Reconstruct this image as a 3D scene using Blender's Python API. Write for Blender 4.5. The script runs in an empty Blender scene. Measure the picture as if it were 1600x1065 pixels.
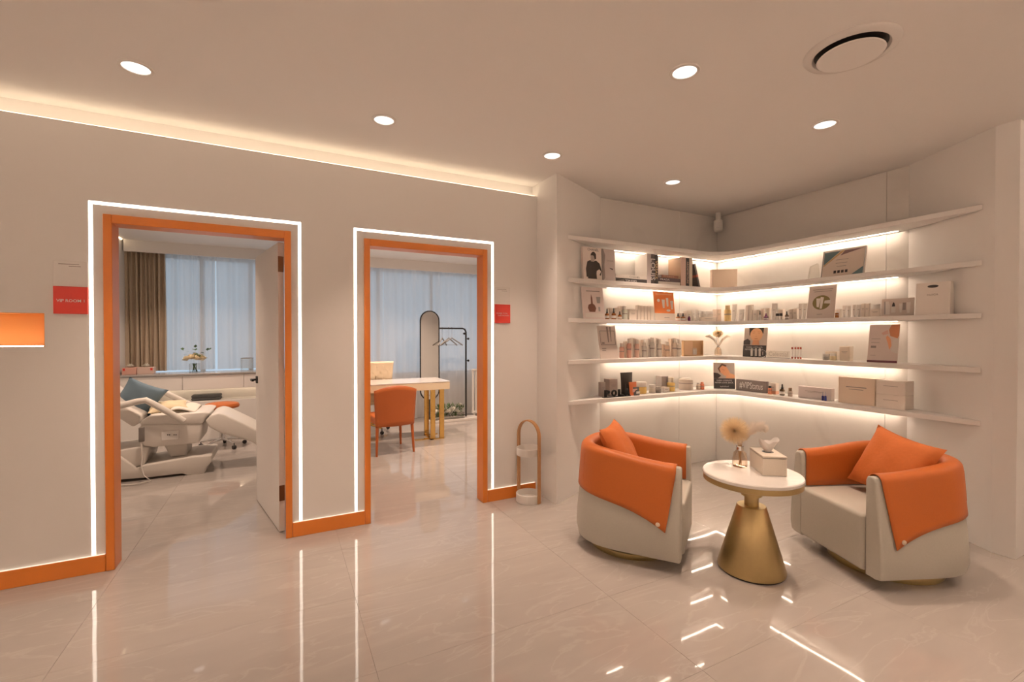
import bpy, bmesh, math, random
from mathutils import Vector, Matrix
random.seed(7)
R = math.radians
D = bpy.data
C = bpy.context.scene.collection

# ------------------------------------------------------------------ camera, world, exposure
F_PX, YAW, PITCH, EYE = 711.0, R(26.9424), R(0.6085), 1.4
cam = D.cameras.new('camera'); cam.sensor_width = 36; cam.lens = F_PX/1600*36; cam.clip_start = .05
cam_o = D.objects.new('camera', cam); C.objects.link(cam_o)
cam_o.location = (0, 0, EYE); cam_o.rotation_euler = (R(90)-PITCH, 0, -YAW)
bpy.context.scene.camera = cam_o
vs = bpy.context.scene.view_settings
vs.view_transform = 'Standard'; vs.look = 'None'; vs.gamma = 1; vs.exposure = 0.09; vs.use_curve_mapping = False
w = D.worlds.new('overcast_sky'); bpy.context.scene.world = w; w.use_nodes = True
w.node_tree.nodes['Background'].inputs[0].default_value = (.78, .87, 1, 1)
w.node_tree.nodes['Background'].inputs[1].default_value = 0.76
WARM = (1, .735, .56)
E_FILL = 96.0
P_DOWN, P_ROOM, E_STRIP, E_SHELF, E_COVE = 4.3, 14.0, 5.0, 38.0, 6.2

# ------------------------------------------------------------------ photo pixel -> direction helpers
def ray(x, y):
    r = (x-800)/F_PX; u = -(y-532.5)/F_PX
    fw = math.cos(PITCH)+u*math.sin(PITCH); up = -math.sin(PITCH)+u*math.cos(PITCH)
    return Vector((fw*math.sin(YAW)+r*math.cos(YAW), fw*math.cos(YAW)-r*math.sin(YAW), up))
def on_z(x, y, z=0): d = ray(x, y); return Vector((0, 0, EYE))+d*((z-EYE)/d.z)
def on_y(x, y, Y): d = ray(x, y); return Vector((0, 0, EYE))+d*(Y/d.y)
def on_x(x, y, X): d = ray(x, y); return Vector((0, 0, EYE))+d*(X/d.x)

# ------------------------------------------------------------------ materials
MATS = {}
def mat(name, col=(.8, .8, .8), rough=.5, metal=0, spec=.5, noise=0, nscale=20, bump=0, trans=0, ior=1.45, coat=0, emit=None, estr=0, alpha=1):
    if name in MATS: return MATS[name]
    m = D.materials.new(name); m.use_nodes = True; MATS[name] = m
    nt = m.node_tree; b = nt.nodes['Principled BSDF']
    b.inputs['Base Color'].default_value = (*col, 1); b.inputs['Roughness'].default_value = rough
    b.inputs['Metallic'].default_value = metal; b.inputs['Specular IOR Level'].default_value = spec
    b.inputs['Transmission Weight'].default_value = trans; b.inputs['IOR'].default_value = ior
    b.inputs['Coat Weight'].default_value = coat; b.inputs['Alpha'].default_value = alpha
    if emit: b.inputs['Emission Color'].default_value = (*emit, 1); b.inputs['Emission Strength'].default_value = estr
    if noise or bump:
        tc = nt.nodes.new('ShaderNodeTexCoord'); n = nt.nodes.new('ShaderNodeTexNoise')
        n.inputs['Scale'].default_value = nscale; n.inputs['Detail'].default_value = 4
        nt.links.new(tc.outputs['Object'], n.inputs['Vector'])
        if noise:
            mx = nt.nodes.new('ShaderNodeMix'); mx.data_type = 'RGBA'
            mx.inputs[6].default_value = (*[max(0, c*(1-noise)) for c in col], 1)
            mx.inputs[7].default_value = (*[min(1, c*(1+noise)) for c in col], 1)
            nt.links.new(n.outputs['Fac'], mx.inputs[0]); nt.links.new(mx.outputs[2], b.inputs['Base Color'])
        if bump:
            bp = nt.nodes.new('ShaderNodeBump'); bp.inputs['Strength'].default_value = bump; bp.inputs['Distance'].default_value = .01
            nt.links.new(n.outputs['Fac'], bp.inputs['Height']); nt.links.new(bp.outputs['Normal'], b.inputs['Normal'])
    return m
def emis(name, col, s):
    if name in MATS: return MATS[name]
    m = D.materials.new(name); m.use_nodes = True; MATS[name] = m
    nt = m.node_tree; nt.nodes.remove(nt.nodes['Principled BSDF'])
    e = nt.nodes.new('ShaderNodeEmission'); e.inputs[0].default_value = (*col, 1); e.inputs[1].default_value = s
    nt.links.new(e.outputs[0], nt.nodes['Material Output'].inputs[0]); return m
def marble(name, base, vein, rough, scale, per_object=False, wave=0, vamt=.5):
    m = D.materials.new(name); m.use_nodes = True; MATS[name] = m
    nt = m.node_tree; L = nt.links; b = nt.nodes['Principled BSDF']; b.inputs['Roughness'].default_value = rough
    tc = nt.nodes.new('ShaderNodeTexCoord'); vec = tc.outputs['Object']
    if per_object:
        oi = nt.nodes.new('ShaderNodeObjectInfo'); sc = nt.nodes.new('ShaderNodeVectorMath'); sc.operation = 'SCALE'
        sc.inputs[0].default_value = (37, 91, 53); L.new(oi.outputs['Random'], sc.inputs['Scale'])
        ad = nt.nodes.new('ShaderNodeVectorMath'); L.new(vec, ad.inputs[0]); L.new(sc.outputs[0], ad.inputs[1]); vec = ad.outputs[0]
    if wave:
        mp_ = nt.nodes.new('ShaderNodeMapping'); mp_.inputs['Rotation'].default_value = (0, 0, R(-62)); mp_.inputs['Scale'].default_value = (1, 4.5, 1); L.new(vec, mp_.inputs['Vector']); raw = vec; vec = mp_.outputs[0]
    n1 = nt.nodes.new('ShaderNodeTexNoise'); n1.inputs['Scale'].default_value = scale; n1.inputs['Detail'].default_value = 8
    n1.inputs['Distortion'].default_value = .8; L.new(vec, n1.inputs['Vector'])
    # thin veins: where a warped noise crosses one half
    n2 = nt.nodes.new('ShaderNodeTexNoise'); n2.inputs['Scale'].default_value = scale*.55; n2.inputs['Detail'].default_value = 5
    n2.inputs['Distortion'].default_value = 1.2; L.new(vec, n2.inputs['Vector'])
    s = nt.nodes.new('ShaderNodeMath'); s.operation = 'SUBTRACT'; s.inputs[1].default_value = .5; L.new(n2.outputs['Fac'], s.inputs[0])
    a = nt.nodes.new('ShaderNodeMath'); a.operation = 'ABSOLUTE'; L.new(s.outputs[0], a.inputs[0])
    mr = nt.nodes.new('ShaderNodeMapRange'); mr.inputs['From Max'].default_value = .018; mr.inputs['To Min'].default_value = vamt; mr.inputs['To Max'].default_value = 0
    L.new(a.outputs[0], mr.inputs['Value'])
    mx = nt.nodes.new('ShaderNodeMix'); mx.data_type = 'RGBA'
    mx.inputs[6].default_value = (*[c*.9 for c in base], 1); mx.inputs[7].default_value = (*[min(1, c*1.1) for c in base], 1)
    L.new(n1.outputs['Fac'], mx.inputs[0])
    m2 = nt.nodes.new('ShaderNodeMix'); m2.data_type = 'RGBA'; m2.inputs[7].default_value = (*vein, 1)
    L.new(mr.outputs['Result'], m2.inputs[0]); L.new(mx.outputs[2], m2.inputs[6]); L.new(m2.outputs[2], b.inputs['Base Color'])
    if wave:
        n3 = nt.nodes.new('ShaderNodeTexNoise'); n3.inputs['Scale'].default_value = 3.5; n3.inputs['Detail'].default_value = 0; L.new(raw, n3.inputs['Vector'])
        bp = nt.nodes.new('ShaderNodeBump'); bp.inputs['Strength'].default_value = 1; bp.inputs['Distance'].default_value = wave
        L.new(n3.outputs['Fac'], bp.inputs['Height']); L.new(bp.outputs['Normal'], b.inputs['Normal'])
    return m
def sheer(name, col, transp, transl):
    m = D.materials.new(name); m.use_nodes = True; MATS[name] = m
    nt = m.node_tree; L = nt.links; nt.nodes.remove(nt.nodes['Principled BSDF'])
    d = nt.nodes.new('ShaderNodeBsdfDiffuse'); t = nt.nodes.new('ShaderNodeBsdfTranslucent'); tr = nt.nodes.new('ShaderNodeBsdfTransparent')
    for q in (d, t): q.inputs[0].default_value = (*col, 1)
    a = nt.nodes.new('ShaderNodeMixShader'); a.inputs[0].default_value = transl; L.new(d.outputs[0], a.inputs[1]); L.new(t.outputs[0], a.inputs[2])
    c = nt.nodes.new('ShaderNodeMixShader'); c.inputs[0].default_value = transp; L.new(a.outputs[0], c.inputs[1]); L.new(tr.outputs[0], c.inputs[2])
    L.new(c.outputs[0], nt.nodes['Material Output'].inputs[0]); return m
def pane_mat(name, col, refl):
    m = D.materials.new(name); m.use_nodes = True; MATS[name] = m
    nt = m.node_tree; L = nt.links; nt.nodes.remove(nt.nodes['Principled BSDF'])
    tr = nt.nodes.new('ShaderNodeBsdfTransparent'); tr.inputs[0].default_value = (*col, 1)
    g = nt.nodes.new('ShaderNodeBsdfGlossy'); g.inputs['Roughness'].default_value = .02
    fr = nt.nodes.new('ShaderNodeFresnel'); fr.inputs[0].default_value = refl
    ml = nt.nodes.new('ShaderNodeMath'); ml.operation = 'MULTIPLY'; ml.inputs[1].default_value = .4; L.new(fr.outputs[0], ml.inputs[0])
    a = nt.nodes.new('ShaderNodeMixShader'); L.new(ml.outputs[0], a.inputs[0]); L.new(tr.outputs[0], a.inputs[1]); L.new(g.outputs[0], a.inputs[2])
    L.new(a.outputs[0], nt.nodes['Material Output'].inputs[0]); return m

PAINT = mat('white_paint', (.83, .81, .785), .55, bump=.03, nscale=180)
CEIL = mat('ceiling_paint', (.88, .86, .835), .8)
ORANGE = mat('orange_lacquer', (.74, .225, .036), .3, noise=.05, nscale=6)
TILE = marble('polished_floor_tile', (.405, .368, .342), (.52, .48, .45), .035, 2.0, True, .0008, .3)
GROUT = mat('grout', (.40, .355, .325), .5)
WALLMARBLE = marble('polished_wall_marble', (.76, .73, .69), (.60, .56, .52), .05, .5, True, 0, .3)
TOPMARBLE = marble('white_table_marble', (.80, .78, .75), (.66, .63, .6), .12, 3, False, 0, .3)
STRIP = emis('led_white', (1, .86, .72), E_STRIP)
SHELFLED = emis('led_shelf', (1, .78, .60), E_SHELF)
COVELED = emis('led_cove', (1, .76, .52), E_COVE)
FILL_COVE = emis('led_fill_cove', (1, .735, .56), E_FILL)  # for the added coves that fill the lobby from out of view
LENS = emis('lamp_lens', (1, .93, .85), 1.6)
GOLD = mat('brushed_gold', (.52, .395, .19), .36, 1, noise=.06, nscale=40)
POLGOLD = mat('polished_gold', (.70, .44, .14), .15, 1)
BLACK = mat('black_metal', (.015, .013, .012), .4)
BLACKP = mat('black_plastic', (.02, .018, .018), .35)
WHITEP = mat('white_plastic', (.78, .75, .71), .35)
CHROME = mat('chrome', (.7, .7, .7), .12, 1)
BRONZE = mat('hinge_metal', (.25, .17, .11), .35, 1)
WOOD = mat('bent_wood', (.50, .27, .12), .45, noise=.15, nscale=30)
GREIGE = mat('greige_leather', (.50, .475, .415), .5, noise=.05, nscale=120, bump=.06)
OLEATHER = mat('orange_leather', (.52, .132, .022), .45, noise=.05, nscale=150, bump=.08)
OFABRIC = mat('orange_fabric', (.58, .155, .033), .75, noise=.08, nscale=60, bump=.1)
CREAM = mat('cream_card', (.72, .62, .50), .6)
BEIGE = mat('beige_card', (.74, .59, .46), .6)
WHITEC = mat('white_card', (.80, .75, .70), .5)
PALEC = mat('pale_card', (.72, .68, .64), .5)
GREYC = mat('grey_card', (.36, .34, .33), .5)
DARKC = mat('dark_card', (.05, .045, .045), .5)
INK = mat('dark_ink', (.05, .04, .04), .6)
GREYINK = mat('grey_ink', (.30, .26, .24), .6)
WINK = mat('white_ink', (.85, .82, .8), .6)
PINK = mat('pink_card', (.74, .42, .34), .5)
GREEN = mat('leaf_green', (.09, .16, .06), .5, noise=.3, nscale=30)
PETAL = mat('cream_petal', (.88, .78, .58), .7)
WPETAL = mat('white_petal', (.80, .78, .70), .7)
AMBER = mat('amber_glass', (.30, .10, .02), .1, coat=.4)
PURPLE = mat('purple_glass', (.14, .02, .10), .15)
GLASS = pane_mat('clear_glass', (.93, .92, .90), 1.35)
AMBERGLASS = pane_mat('amber_tinted_glass', (.90, .82, .74), 1.4)
YELLOWL = mat('golden_liquid', (.85, .60, .20), .2)
RED = mat('sign_red', (.72, .05, .035), .35)
SKIN = mat('print_skin', (.80, .40, .22), .5)
SKIN2 = mat('print_skin_shade', (.62, .26, .13), .5)

# ------------------------------------------------------------------ mesh helpers
def box(bm, x0, x1, y0, y1, z0, z1, bev=0, seg=2, M=None):
    g = bmesh.new()
    vs_ = [g.verts.new((x, y, z)) for z in (z0, z1) for y in (y0, y1) for x in (x0, x1)]
    for f in ((0, 2, 3, 1), (4, 5, 7, 6), (0, 1, 5, 4), (2, 6, 7, 3), (0, 4, 6, 2), (1, 3, 7, 5)): g.faces.new([vs_[i] for i in f])
    if bev: bmesh.ops.bevel(g, geom=g.edges[:], offset=bev, segments=seg, affect='EDGES', profile=.5)
    merge(bm, g, M)
def merge(bm, g, M=None):
    if M: bmesh.ops.transform(g, matrix=M, verts=g.verts[:])
    mp = {v: bm.verts.new(v.co) for v in g.verts}
    for f in g.faces:
        try: bm.faces.new([mp[v] for v in f.verts])
        except ValueError: pass
    g.free()
def lathe(bm, prof, n=24, c=(0, 0), cap=True):
    rings = []
    for r, z in prof:
        rings.append([bm.verts.new((c[0]+r*math.cos(2*math.pi*i/n), c[1]+r*math.sin(2*math.pi*i/n), z)) for i in range(n)])
    for a, b in zip(rings, rings[1:]):
        for i in range(n): bm.faces.new((a[i], a[(i+1) % n], b[(i+1) % n], b[i]))
    if cap: bm.faces.new(rings[0][::-1]); bm.faces.new(rings[-1])
def prism(bm, poly, z0, z1, bev=0, seg=2, M=None):
    g = bmesh.new()
    a = [g.verts.new((x, y, z0)) for x, y in poly]; b = [g.verts.new((x, y, z1)) for x, y in poly]
    g.faces.new(a[::-1]); g.faces.new(b); n = len(poly)
    for i in range(n): g.faces.new((a[i], a[(i+1) % n], b[(i+1) % n], b[i]))
    bmesh.ops.recalc_face_normals(g, faces=g.faces[:])
    if bev: bmesh.ops.bevel(g, geom=g.edges[:], offset=bev, segments=seg, affect='EDGES', profile=.5)
    merge(bm, g, M)
XZ = Matrix(((1, 0, 0, 0), (0, 0, 1, 0), (0, 1, 0, 0), (0, 0, 0, 1)))     # prism poly (x, z), extruded along y
def tube(bm, pts, r, n=8, closed=False, flat=None):
    pts = [Vector(p) for p in pts]; rings = []; N = len(pts); up = None
    for i, p in enumerate(pts):
        t = (pts[(i+1) % N]-pts[i-1]) if closed else (pts[min(i+1, N-1)]-pts[max(i-1, 0)])
        t.normalize()
        if up is None:
            up = Vector((0, 0, 1)) if abs(t.z) < .9 else Vector((1, 0, 0))
            if flat is not None: up = Vector(flat)
        s = t.cross(up).normalized(); u = s.cross(t).normalized(); up = u
        rr = r[i] if isinstance(r, (list, tuple)) else r
        ra, rb = (rr, rr) if flat is None else (r[0], r[1])
        rings.append([bm.verts.new(p+s*(ra*math.cos(2*math.pi*k/n))+u*(rb*math.sin(2*math.pi*k/n))) for k in range(n)])
    for a, b in list(zip(rings, rings[1:]))+([(rings[-1], rings[0])] if closed else []):
        for k in range(n): bm.faces.new((a[k], a[(k+1) % n], b[(k+1) % n], b[k]))
    if not closed: bm.faces.new(rings[0][::-1]); bm.faces.new(rings[-1])
def grid(bm, fn, nu, nv, cu=False):
    V = [[bm.verts.new(fn(i/(nu if cu else nu-1), j/(nv-1))) for j in range(nv)] for i in range(nu)]
    for i in range(nu if cu else nu-1):
        for j in range(nv-1):
            k = (i+1) % nu
            bm.faces.new((V[i][j], V[k][j], V[k][j+1], V[i][j+1]))
    return V
def fin(name, bm, m, parent=None, smooth=None, M=None):
    if M: bmesh.ops.transform(bm, matrix=M, verts=bm.verts[:])
    bmesh.ops.recalc_face_normals(bm, faces=bm.faces[:])
    me = D.meshes.new(name); bm.to_mesh(me); bm.free(); me.materials.append(m)
    if smooth is not None:
        for p in me.polygons: p.use_smooth = True
        me.set_sharp_from_angle(angle=R(smooth))
    o = D.objects.new(name, me); C.objects.link(o)
    if parent: o.parent = parent
    return o
def tag(o, label, cat, group=None):
    o['label'] = label; o['category'] = cat
    if group: o['group'] = group
    return o
def thing(name, label, cat, loc=(0, 0, 0), rz=0, group=None):
    o = D.objects.new(name, None); C.objects.link(o); o.location = loc; o.rotation_euler = (0, 0, rz); o.empty_display_size = .05
    return tag(o, label, cat, group)
def struct(o): o['kind'] = 'structure'; return o
def B(): return bmesh.new()
def boxo(name, m, parent, x0, x1, y0, y1, z0, z1, bev=0, seg=2, smooth=None, M=None):
    b = B(); box(b, x0, x1, y0, y1, z0, z1, bev, seg, M); return fin(name, b, m, parent, smooth if smooth is not None else (40 if bev else None))
def text(name, s, m, parent, width=None, height=None, loc=(0, 0, 0), M=None, bold=0, rot90=False):
    cu = D.curves.new('tmp', 'FONT'); cu.body = s; cu.align_x = 'CENTER'; cu.align_y = 'CENTER'; cu.size = 1; cu.offset = bold; cu.resolution_u = 2
    t = D.objects.new('tmp', cu); C.objects.link(t)
    bpy.context.view_layer.update()
    me = D.meshes.new_from_object(t.evaluated_get(bpy.context.evaluated_depsgraph_get())); D.objects.remove(t); D.curves.remove(cu)
    xs = [v.co.x for v in me.vertices]; ys = [v.co.y for v in me.vertices]
    wx, hy = max(xs)-min(xs), max(ys)-min(ys); cx, cy = (max(xs)+min(xs))/2, (max(ys)+min(ys))/2
    sx = width/wx if width else height/hy; sy = height/hy if height else sx
    for v in me.vertices:
        x, y = (v.co.x-cx)*sx, (v.co.y-cy)*sy
        if rot90: x, y = y, -x
        q = Vector((x, 0, y)); v.co = (M @ q if M else q)+Vector(loc)
    me.name = name; me.materials.clear(); me.materials.append(m)
    o = D.objects.new(name, me); C.objects.link(o); o.parent = parent; return o
def copy_tree(o, parent=None):
    c = o.copy(); C.objects.link(c); c.parent = parent
    for ch in list(o.children): copy_tree(ch, c)
    return c

# ------------------------------------------------------------------ large dimensions (metres)
YD = 3.515; ZC = 2.747; ZCOVE = 2.64
YL = 3.5595; XR = 4.4214; XS = 4.13; YS = 3.27
XP, YP = 2.038, 3.1935
ROOMZ = 2.65; YROOM = 3.63; YWIN = 7.75

# ------------------------------------------------------------------ floor
b = B(); box(b, -4.1, 6.6, -3.6, 8.1, -.12, -.004); floor = struct(fin('floor', b, GROUT))
b = B(); box(b, -.6095, .6095, -.3046, .3046, -.02, 0, .0004, 1); t0 = None
tw, th = 1.22, .61
for j in range(-9, 11):
    for i in range(-3, 5):
        cx = i*tw+.61+.35; cy = 1.935+j*th+.305
        if cy-.3 < -3.4 or cy+.3 > 8.1 or cx+.61 > 6.6: continue
        if t0 is None: t0 = fin('floor_tile', b, TILE, floor); o = t0
        else: o = t0.copy(); C.objects.link(o); o.parent = floor
        o.location = (cx, cy, 0)

# ------------------------------------------------------------------ ceilings
b = B(); box(b, -4.1, 6.6, -3.6, 3.7, ZC, ZC+.12); struct(fin('ceiling', b, CEIL))
b = B(); box(b, -1.95, 3.5, 3.70, 8.0, ROOMZ, ROOMZ+.1); struct(fin('ceiling_rooms', b, CEIL))

# ------------------------------------------------------------------ door wall with cove, openings and the lit niche
D1 = (-.935, .067); D2 = (.553, 1.548); DTOP = 2.124
NX0, NX1, NZ0, NZ1 = -1.9, -1.198, 1.338, 1.531
b = B()
box(b, -4, NX0, YD, YROOM, 0, ZCOVE); box(b, NX1, D1[0], YD, YROOM, 0, ZCOVE)
box(b, NX0, NX1, YD, YROOM, 0, NZ0); box(b, NX0, NX1, YD, YROOM, NZ1, ZCOVE)
box(b, D1[0], D1[1], YD, YROOM, DTOP, ZCOVE); box(b, D1[1], D2[0], YD, YROOM, 0, ZCOVE)
box(b, D2[0], D2[1], YD, YROOM, DTOP, ZCOVE); box(b, D2[1], XP, YD, YROOM, 0, ZCOVE)
box(b, -4, XP, 3.60, 3.72, ZCOVE, ZC)
wall_front = struct(fin('wall_front', b, PAINT))
boxo('cove_light_strip', COVELED, wall_front, -4, XP-.02, YD+.012, YD+.03, ZCOVE, ZCOVE+.006)
b = B()   # niche lining, the orange light worked into its amber colour
box(b, NX0, NX1, YROOM-.01, YROOM, NZ0, NZ1); box(b, NX0, NX1, YD, YROOM, NZ1-.003, NZ1); box(b, NX0, NX1, YD, YROOM, NZ0, NZ0+.003)
box(b, NX1-.003, NX1, YD, YROOM, NZ0, NZ1); box(b, NX0, NX0+.003, YD, YROOM, NZ0, NZ1)
fin('niche_lining', b, mat('amber_lit_lining', (.88, .42, .13), .5), wall_front)
boxo('niche_light_strip', emis('led_niche', WARM, 14), wall_front, NX0+.01, NX1-.01, YD+.006, YD+.016, NZ0+.003, NZ0+.009)
# baseboards with a thin light line on top
for i, (a, c) in enumerate(((-4, D1[0]-.001), (D1[1]+.001, D2[0]-.001), (D2[1]+.001, XP-.022))):
    bb = struct(boxo('baseboard_front' if i == 0 else 'baseboard_front.00%d' % i, ORANGE, None, a, c, YD-.015, YD-.0005, 0, .1, .002, 1))
    boxo('baseboard_light_line', emis('led_base', (1, .78, .58), 1.3), bb, a+.005, c-.005, YD-.011, YD-.002, .1, .1025)
# LED outlines around the doors
for i, (xa, xb) in enumerate(((-.9935, .1205), (.4915, 1.601))):
    b = B(); h = .009
    box(b, xa-h, xa+h, YD-.0014, YD-.0004, .104, 2.187+h); box(b, xb-h, xb+h, YD-.0014, YD-.0004, .104, 2.187+h); box(b, xa+h, xb-h, YD-.0014, YD-.0004, 2.187-h, 2.187+h)
    tag(fin('door_light_outline', b, STRIP), ('white light line framing the doorway of the treatment room', 'white light line framing the doorway of the consulting room')[i], 'light', 'light lines around the doorways')
# door frames
for i, (xa, xb) in enumerate((D1, D2)):
    f = D.objects.new('door_%d' % (i+1), None); C.objects.link(f); f['kind'] = 'structure'
    boxo('jamb', ORANGE, f, xa, xa+.042, 3.497, 3.632, 0, DTOP, .003, 1)
    boxo('jamb', ORANGE, f, xb-.042, xb, 3.497, 3.632, 0, DTOP, .003, 1)
    boxo('frame_head', ORANGE, f, xa+.042, xb-.042, 3.497, 3.632, DTOP-.052, DTOP, .003, 1)
# open door leaf of the treatment room
lf = thing('door_leaf', 'white door leaf standing open into the treatment room', 'door', (.0235, 3.636, .006), math.atan2(.81, -.174))
boxo('panel', PAINT, lf, 0, .83, .0, .04, 0, 2.06, .003, 1)
for hz in (.22, 1.85):
    boxo('hinge', BRONZE, lf, -.006, .0, .004, .04, hz, hz+.11, .001, 1)
for s in (1, -1):
    hb = B(); y0 = .04 if s > 0 else 0
    box(hb, .742, .782, min(y0, y0+s*.012), max(y0, y0+s*.012), 1.0, 1.06, .003, 1)
    tube(hb, [(.762, y0, 1.03), (.762, y0+s*.045, 1.03)], .009); box(hb, .70, .775, min(y0+s*.035, y0+s*.053), max(y0+s*.035, y0+s*.053), 1.02, 1.04, .004, 1)
    fin('door_handle', hb, BLACKP, lf, 40)

# ------------------------------------------------------------------ shelf alcove walls
b = B(); prism(b, [(XP, YP), (2.77, YL), (2.77, 3.75), (XP, 3.75)], 0, ZC); struct(fin('wall_alcove_left', b, PAINT))
b = B(); prism(b, [(XR, 1.79), (4.10, 1.21), (4.10, 1.10), (4.22, 1.10), (4.22, 1.30), (4.6, 1.30), (4.6, 1.79)], 0, ZC); struct(fin('wall_alcove_right', b, PAINT))
b = B(); box(b, 4.22, 6.5, 1.10, 1.2, 0, 2.56); box(b, 4.22, 6.5, 1.2, 1.3, 0, ZC); wr = struct(fin('wall_passage', b, PAINT))
boxo('cove_light_strip', COVELED, wr, 4.24, 6.4, 1.115, 1.13, 2.56, 2.566)
b = B(); box(b, 2.77, 4.6, YL+.012, 3.75, 0, ZC); wa = struct(fin('wall_marble_left', b, GROUT))
SX = 3.834
boxo('marble_panel', WALLMARBLE, wa, 2.77, SX-.001, YL, YL+.012, 0, ZC-.002, .001, 1); boxo('marble_panel', WALLMARBLE, wa, SX+.001, XR, YL, YL+.012, 0, ZC-.002, .001, 1)
b = B(); box(b, XR+.012, 4.6, 1.79, YL+.012, 0, ZC); wb = struct(fin('wall_marble_right', b, GROUT))
SY = 1.939
boxo('marble_panel', WALLMARBLE, wb, XR, XR+.012, SY+.001, YL, 0, ZC-.002, .001, 1); boxo('marble_panel', WALLMARBLE, wb, XR, XR+.012, 1.79, SY-.001, 0, ZC-.002, .001, 1)
# walls outside the view that close the lobby
for nm, q in (('wall_left', (-4.1, -4, -3.6, 3.63)), ('wall_back', (-4.1, 6.6, -3.6, -3.5)), ('wall_right', (6.5, 6.6, -3.5, 1.3))):
    b = B(); box(b, *q, 0, ZC); wl = struct(fin(nm, b, PAINT))
    # unseen cove added for ambient fill: a ledge with a light line lying on it
    lx0, lx1, ly0, ly1 = {'wall_left': (-4, -3.9, -3.4, YD), 'wall_back': (-4, 6.5, -3.5, -3.4), 'wall_right': (6.4, 6.5, -3.4, 1.1)}[nm]
    boxo('fill_cove_ledge', PAINT, wl, lx0, lx1, ly0, ly1, 2.56, 2.58)
    boxo('cove_light_strip', FILL_COVE, wl, lx0+.03, lx1-.04 if lx1-lx0 < .2 else lx1-.03, ly0+.03, ly1-.04 if ly1-ly0 < .2 else ly1-.03, 2.58, 2.586)

# ------------------------------------------------------------------ wall shelves
SZ = [2.269, 1.903, 1.554, 1.192, .838]; ST = .035
def slant_r(x): return 1.21+(x-4.10)*(1.79-1.21)/(XR-4.10)
outl = [(XP+(YS-YP)*2+.012, YS)]
for k in range(9):
    a = R(90-k*90/8); outl.append((3.89+.24*math.cos(a), 3.03+.24*math.sin(a)))
outl += [(XS, slant_r(XS)+.012), (XR-.003, 1.79+.012), (XR-.003, YL-.003), (2.77+.012, YL-.003)]
nms = ['topmost empty', 'second from top, holding books,', 'middle', 'fourth from top', 'lowest']
for k, z in enumerate(SZ):
    sh = thing('wall_shelf', 'white corner wall shelf, %s of the five lit shelves' % nms[k].strip(','), 'shelf', (0, 0, 0), 0, 'lit corner shelves')
    b = B(); prism(b, outl, z-ST, z, .002, 1); fin('board', b, PAINT, sh)
    b = B(); zz = z-ST-.001
    box(b, 2.82, XR-.056, YL-.056, YL-.044, zz-.001, zz); box(b, XR-.056, XR-.044, 1.84, YL-.044, zz-.001, zz)
    fin('light_strip', b, SHELFLED, sh)

# ------------------------------------------------------------------ ceiling lamps and vent
def lamp(x, y, z, label, group, power, spread=67):
    o = thing('downlight', label, 'ceiling light', (x, y, z), 0, group)
    b = B(); lathe(b, [(.075, 0), (.072, -.006), (.06, -.007), (.058, -.003)], 32, cap=False); fin('trim_ring', b, WHITEP, o, 40)
    b = B(); lathe(b, [(.058, -.0035), (.03, -.0045), (.001, -.005)], 32); fin('lens', b, LENS, o)
    l = D.lights.new('downlight_lamp', 'AREA'); l.shape = 'DISK'; l.size = .11; l.energy = power; l.color = WARM; l.spread = R(spread)
    lo = D.objects.new('lamp_light', l); C.objects.link(lo); lo.parent = o; lo.location = (0, 0, -.01)
    return o
for lab, x, y in (('ceiling downlight above the treatment room door', -.64, 2.9), ('ceiling downlight between the two doorways', .58, 2.9),
                  ('ceiling downlight nearest the slanted corner by the consulting room', 1.81, 2.9), ('ceiling downlight straight above the shelf corner', 3.06, 2.92),
                  ('large bright ceiling downlight left of the round vent', 1.84, 1.68), ('ceiling downlight above the right armchair', 3.09, 1.69)):
    lamp(x, y, ZC, lab, 'lobby downlights', P_DOWN)
for x in (-2.4, -.64, .58, 1.84, 3.09, 4.8):  # unseen downlights added as general fill for the lobby
    for y in (.3, -1.2, -2.7):
        lamp(x, y, ZC, 'added fill downlight over the lobby behind the camera', 'added fill downlights out of view', P_DOWN)
lamp(-2.1, 2.3, ZC, 'added fill downlight over the far left of the lobby', 'added fill downlights out of view', P_DOWN)
for x, y in ((-.9, 5.0), (-.9, 6.6)): lamp(x, y, ROOMZ, 'unseen downlight added inside the treatment room', 'added treatment room downlights', P_ROOM, 110)  # out-of-sight lamps added to light the two rooms
for x, y in ((1.3, 4.9), (2.5, 4.9), (1.3, 6.5), (2.5, 6.5)): lamp(x, y, ROOMZ, 'unseen downlight added inside the consulting room', 'added consulting room downlights', P_ROOM, 110)
v = thing('ceiling_vent', 'round white ceiling air vent with a dark gap around its disc', 'vent', (2.395, 1.2, ZC))
b = B(); lathe(b, [(.19, 0), (.182, -.012), (.152, -.016), (.145, -.006), (.143, 0)], 48, cap=False); fin('rim', b, mat('shaded_vent_rim', (.74, .71, .68), .6), v, 50)  # rim greyed in its colour to stand in for shading
b = B(); lathe(b, [(.143, -.001), (.142, -.002)], 48); fin('throat_shade', b, BLACK, v)  # flat black disc painted in for the shade inside the vent recess
b = B(); lathe(b, [(.05, -.002), (.05, -.022), (.130, -.026), (.134, -.030), (.129, -.033)], 48); fin('disc', b, CEIL, v, 30)
cc = on_y(1122, 348, 3.44)
v = thing('security_camera', 'small white security camera under the ceiling in the shelf corner', 'camera', (cc.x-.01, cc.y-.01, ZC-.147*1.35-.001), R(-45)); v.scale = (1.35,)*3
b = B(); lathe(b, [(.02, .147), (.02, .09), (.034, .085), (.036, .02), (.03, 0)], 20); fin('body', b, WHITEP, v, 40)
b = B(); box(b, -.008, .008, -.05, -.015, .025, .06, .003, 1); box(b, -.03, .03, -.042, -.03, .0, .02, .003, 1); fin('bracket', b, WHITEP, v)
for s in (-.014, 0, .014): boxo('sensor', BLACKP, v, s-.004, s+.004, -.0375, -.028, .012, .018)

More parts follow.
